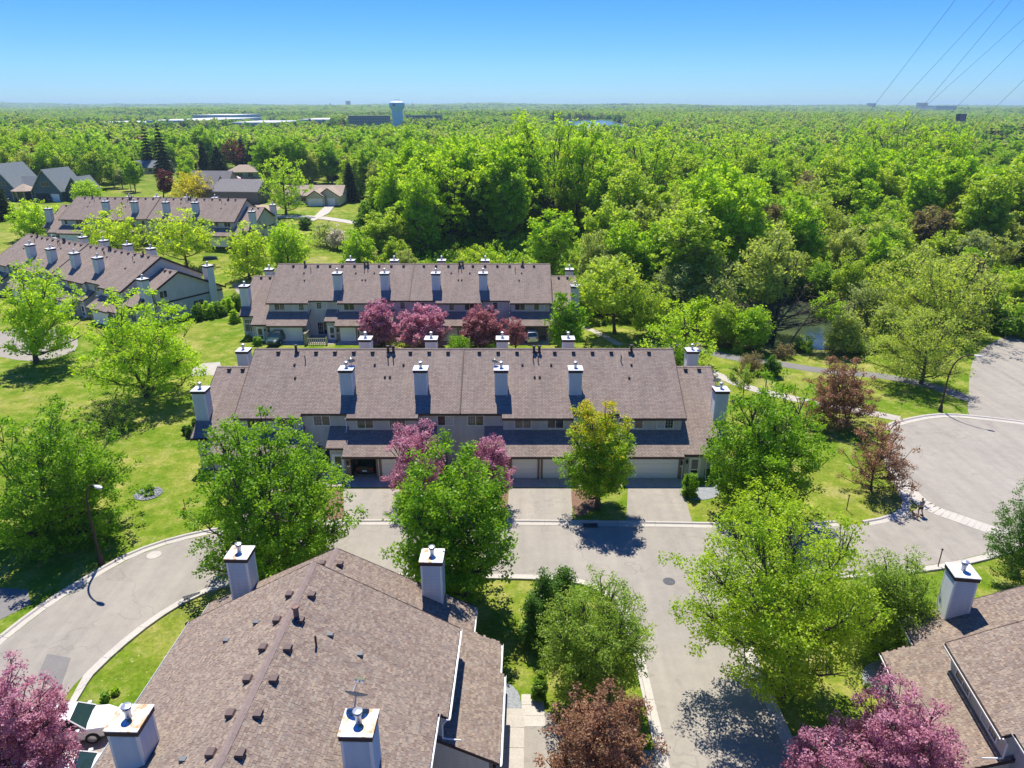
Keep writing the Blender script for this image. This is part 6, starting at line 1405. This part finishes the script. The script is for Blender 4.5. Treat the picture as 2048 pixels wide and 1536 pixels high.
mb = MB(); q0 = Wl(B, -15.05, -10.8); mb.box(-.15, .15, -.8, 1.0, 0, 1.7); mb.box(-.2, .2, -.85, 1.05, 1.7, 1.78); o = mb.build('patio_wall', M['white'], None, q0); tag(o, 'white end wall of the patio beside the picket fence', 'wall')
q0, q1 = Wl(B, -7.0 + 3.8, -11.4), Wl(B, -.2, -11.4); picket('white picket fence behind the pink crabapples of the second row', q0.x, q0.y, q1.x, q1.y, 10)
M['bin_green'] = mat('bin_green', (.02, .12, .07), .6)
x_, y_ = P(1029, 684); r_ = empty('wheelie_bin', (x_, y_, 0)); tag(r_, 'dark green wheeled bin beside the open garage of the second row', 'bin')
mb = MB(); mb.prism([(-.3, .08), (.3, .08), (.36, 1.0), (-.36, 1.0)], -.28, .28); mb.build('tub', M['bin_green'], r_); mb = MB(); mb.prism([(-.4, 1.0), (.4, 1.0), (.36, 1.08), (-.36, 1.1)], -.31, .31); mb.build('lid', M['bin_green'], r_)
for s in (-1, 1): mb = MB(); mb.tube([(s * .3, .3, .12), (s * .36, .3, .12)], .12, 10); mb.build('wheel', M['tyre'], r_)
# wall lamps and house number plates by the doors of the middle row
# ------------------------------------------------------------------ overhead lines
M['wire'] = mat('cable_steel', (.05, .07, .1), .5); M['wood_pole'] = mat('timber_pole', (.12, .08, .05), .8)
def wire(label, a, b, c, r=.026):
    A_, B_, C_ = (Vector(q) for q in (a, b, c)); pts = []
    for i in range(41):
        u = i / 40; pts.append(A_ * (1 - u) ** 2 + 2 * u * (1 - u) * C_ + B_ * u ** 2)
    mb = MB(); mb.tube(pts, r, 4, cap=False); o = mb.build('power_line', M['wire']); tag(o, label, 'power line', 'power lines')
lines = [((1922, 0), (1738, 228), (1560, 450), 'leftmost power line of the upper right sky'), ((2003, 0), (1802, 207), (1590, 425), 'second power line from the left in the sky'), ((2035, 0), (1842, 222), (1640, 452), 'third power line from the left, the darkest'),
         ((2048, 50), (1862, 207), (1650, 386), 'fourth power line from the left, meeting the third near the horizon'), ((2048, 93), (1912, 220), (1690, 427), 'fifth power line from the left'), ((2048, 172), (2008, 207), (1760, 424), 'rightmost short power line near the horizon')]
for i, (p0, p1, p2, lab) in enumerate(lines):
    def at_(p, Y): z = zat(p[1], Y); return Vector((xat(p[0], Y, z), Y, z))
    a0 = at_(p0, 108 + 4 * i); m0 = at_(p1, 142 + 3 * i); b0 = at_(p2, 178 + 2 * i)
    # continue beyond the frame on the same run
    a1 = a0 + (a0 - m0).normalized() * 45 + Vector((0, 0, 3)); cc = 2 * m0 - .5 * (a1 + b0)
    wire(lab, a1, b0, a0 * .5 + m0 * .5 + (m0 - (a0 + b0) / 2) * .5)
# ------------------------------------------------------------------ person with a dog
M['skin'] = mat('skin', (.42, .24, .17), .6); M['hair'] = mat('dark_hair', (.035, .02, .018), .8); M['shoe'] = mat('dark_shoe', (.03, .03, .035), .7)
def shirt_mat():
    m = mat('striped_shirt', (.05, .09, .08), .85); t = NT(m); tc = t.add('ShaderNodeTexCoord'); sp = t.add('ShaderNodeSeparateXYZ'); t.l(tc.outputs['Object'], sp.inputs[0])
    f = t.math('FRACT', t.math('MULTIPLY', sp.outputs['Z'], 7.5)); t.base(t.mix(t.math('GREATER_THAN', f, .62), (.045, .075, .085), (.45, .5, .42))); return m
M['shirt'] = shirt_mat(); M['shorts'] = mat('navy_shorts', (.03, .04, .06), .85)
def skinned(name, joints, edges, rad, m, parent=None, root=0, sub=2, loc=(0, 0, 0), rz=0):
    me = bpy.data.meshes.new(name); me.from_pydata(joints, edges, []); me.materials.append(m); o = mob(name, me, parent, loc, rz)
    sk = o.modifiers.new('skin', 'SKIN'); sk.use_smooth_shade = True
    if not me.skin_vertices: me.attributes.new  # layer is made by the modifier below
    dat = me.skin_vertices[0].data if me.skin_vertices else None
    if dat is None:
        bpy.context.view_layer.objects.active = o; bpy.ops.object.modifier_add(type='SKIN'); o.modifiers.remove(o.modifiers[-1]); dat = me.skin_vertices[0].data
    for i, r in enumerate(rad): dat[i].radius = (r if hasattr(r, '__len__') else (r, r)); dat[i].use_root = (i == root)
    sb = o.modifiers.new('smooth', 'SUBSURF'); sb.levels = sb.render_levels = sub; return o
px_, py_ = P(1839, 1031)
pr = empty('person', (px_, py_, 0), R(20)); tag(pr, 'person in a dark striped shirt and shorts walking away on the street edge', 'person')
J = [(0, 0, .95), (0, .01, 1.12), (0, .03, 1.30), (0, .03, 1.43), (0, .05, 1.52), (0, .06, 1.60), (0, .07, 1.70),       # 0 pelvis .. 6 crown of head
     (-.18, .03, 1.41), (-.24, -.03, 1.15), (-.22, .08, .92), (-.21, .12, .84),                                        # left arm 7-10
     (.18, .03, 1.41), (.25, .0, 1.15), (.23, .12, .93), (.22, .17, .85),                                              # right arm 11-14
     (-.10, 0, .9), (-.11, .12, .50), (-.11, .02, .09), (-.11, .14, .04),                                              # left leg 15-18
     (.10, 0, .9), (.11, -.02, .50), (.11, -.22, .12), (.11, -.12, .05)]
Ed = [(0, 1), (1, 2), (2, 3), (3, 4), (4, 5), (5, 6), (3, 7), (7, 8), (8, 9), (9, 10), (3, 11), (11, 12), (12, 13), (13, 14), (0, 15), (15, 16), (16, 17), (17, 18), (0, 19), (19, 20), (20, 21), (21, 22)]
Rd = [(.15, .11), (.14, .1), (.17, .11), (.11, .08), .055, (.078, .09), (.06, .07), .06, .045, .034, .03, .06, .045, .034, .03, .09, .062, .04, (.04, .03), .09, .062, .04, (.04, .03)]
skinned('body', J, Ed, Rd, M['skin'], pr)
skinned('shirt', [(0, 0, .96), (0, .01, 1.12), (0, .03, 1.30), (0, .03, 1.42), (-.19, .03, 1.40), (-.24, -.02, 1.2), (.19, .03, 1.40), (.25, .0, 1.2)], [(0, 1), (1, 2), (2, 3), (3, 4), (4, 5), (3, 6), (6, 7)], [(.2, .15), (.185, .14), (.2, .145), (.13, .1), .08, .075, .08, .075], M['shirt'], pr)
skinned('shorts', [(0, 0, .97), (0, 0, .88), (-.1, .01, .86), (-.115, .08, .58), (.1, 0, .86), (.115, -.01, .56)], [(0, 1), (1, 2), (2, 3), (1, 4), (4, 5)], [(.18, .135), (.17, .13), .115, .1, .115, .1], M['shorts'], pr)
skinned('hair', [(0, .03, 1.63), (0, .055, 1.72)], [(0, 1)], [(.092, .1), (.07, .08)], M['hair'], pr)
for sx, yy in ((-.11, .08), (.11, -.18)): mb = MB(); mb.box(-.05, .05, -.09, .19, 0, .09); mb.build('shoe', M['shoe'], pr, (sx, yy, .0 if yy > 0 else .05))
M['dog_fur'] = noisy('brown_dog_fur', (.10, .055, .035), (.3, .2, .13), 9, .9, 0)
dx_, dy_ = P(1830, 1037); dr = empty('dog', (dx_, dy_, 0), R(115)); tag(dr, 'small brown dog trotting beside the walking person', 'dog')
JD = [(0, 0, .34), (.2, 0, .35), (.3, 0, .43), (.38, 0, .5), (.5, 0, .47), (-.2, 0, .35), (-.34, 0, .45), (-.4, 0, .55), (.2, .07, .28), (.22, .08, .14), (.2, .08, .02), (.2, -.07, .28), (.16, -.08, .14), (.19, -.08, .02), (-.2, .07, .3), (-.14, .08, .2), (-.25, .08, .13), (-.22, .08, .02), (-.2, -.07, .3), (-.12, -.08, .2), (-.22, -.08, .13), (-.18, -.08, .02)]
skinned('body', JD, [(0, 1), (1, 2), (2, 3), (3, 4), (0, 5), (5, 6), (6, 7), (1, 8), (8, 9), (9, 10), (1, 11), (11, 12), (12, 13), (5, 14), (14, 15), (15, 16), (16, 17), (5, 18), (18, 19), (19, 20), (20, 21)],
        [.1, .115, .075, .075, .035, .09, .03, .015] + [.05, .03, .022] * 2 + [.06, .035, .024, .02] * 2, M['dog_fur'], dr)
for s in (-1, 1): mb = MB(); mb.prism([(-.03, .52), (.03, .52), (.0, .64)], s * .045 - .012, s * .045 + .012, axis='y'); mb.build('ear', M['dog_fur'], dr, (.36, 0, 0))
tri = 0
for o in {o.data.name: o for o in bpy.data.objects if o.type == 'MESH'}.values(): tri += sum(max(1, len(p.vertices) - 2) for p in o.data.polygons) if len(o.data.polygons) < 500 else 2 * len(o.data.polygons)
print('objects', len(bpy.data.objects), 'unique tris', tri)
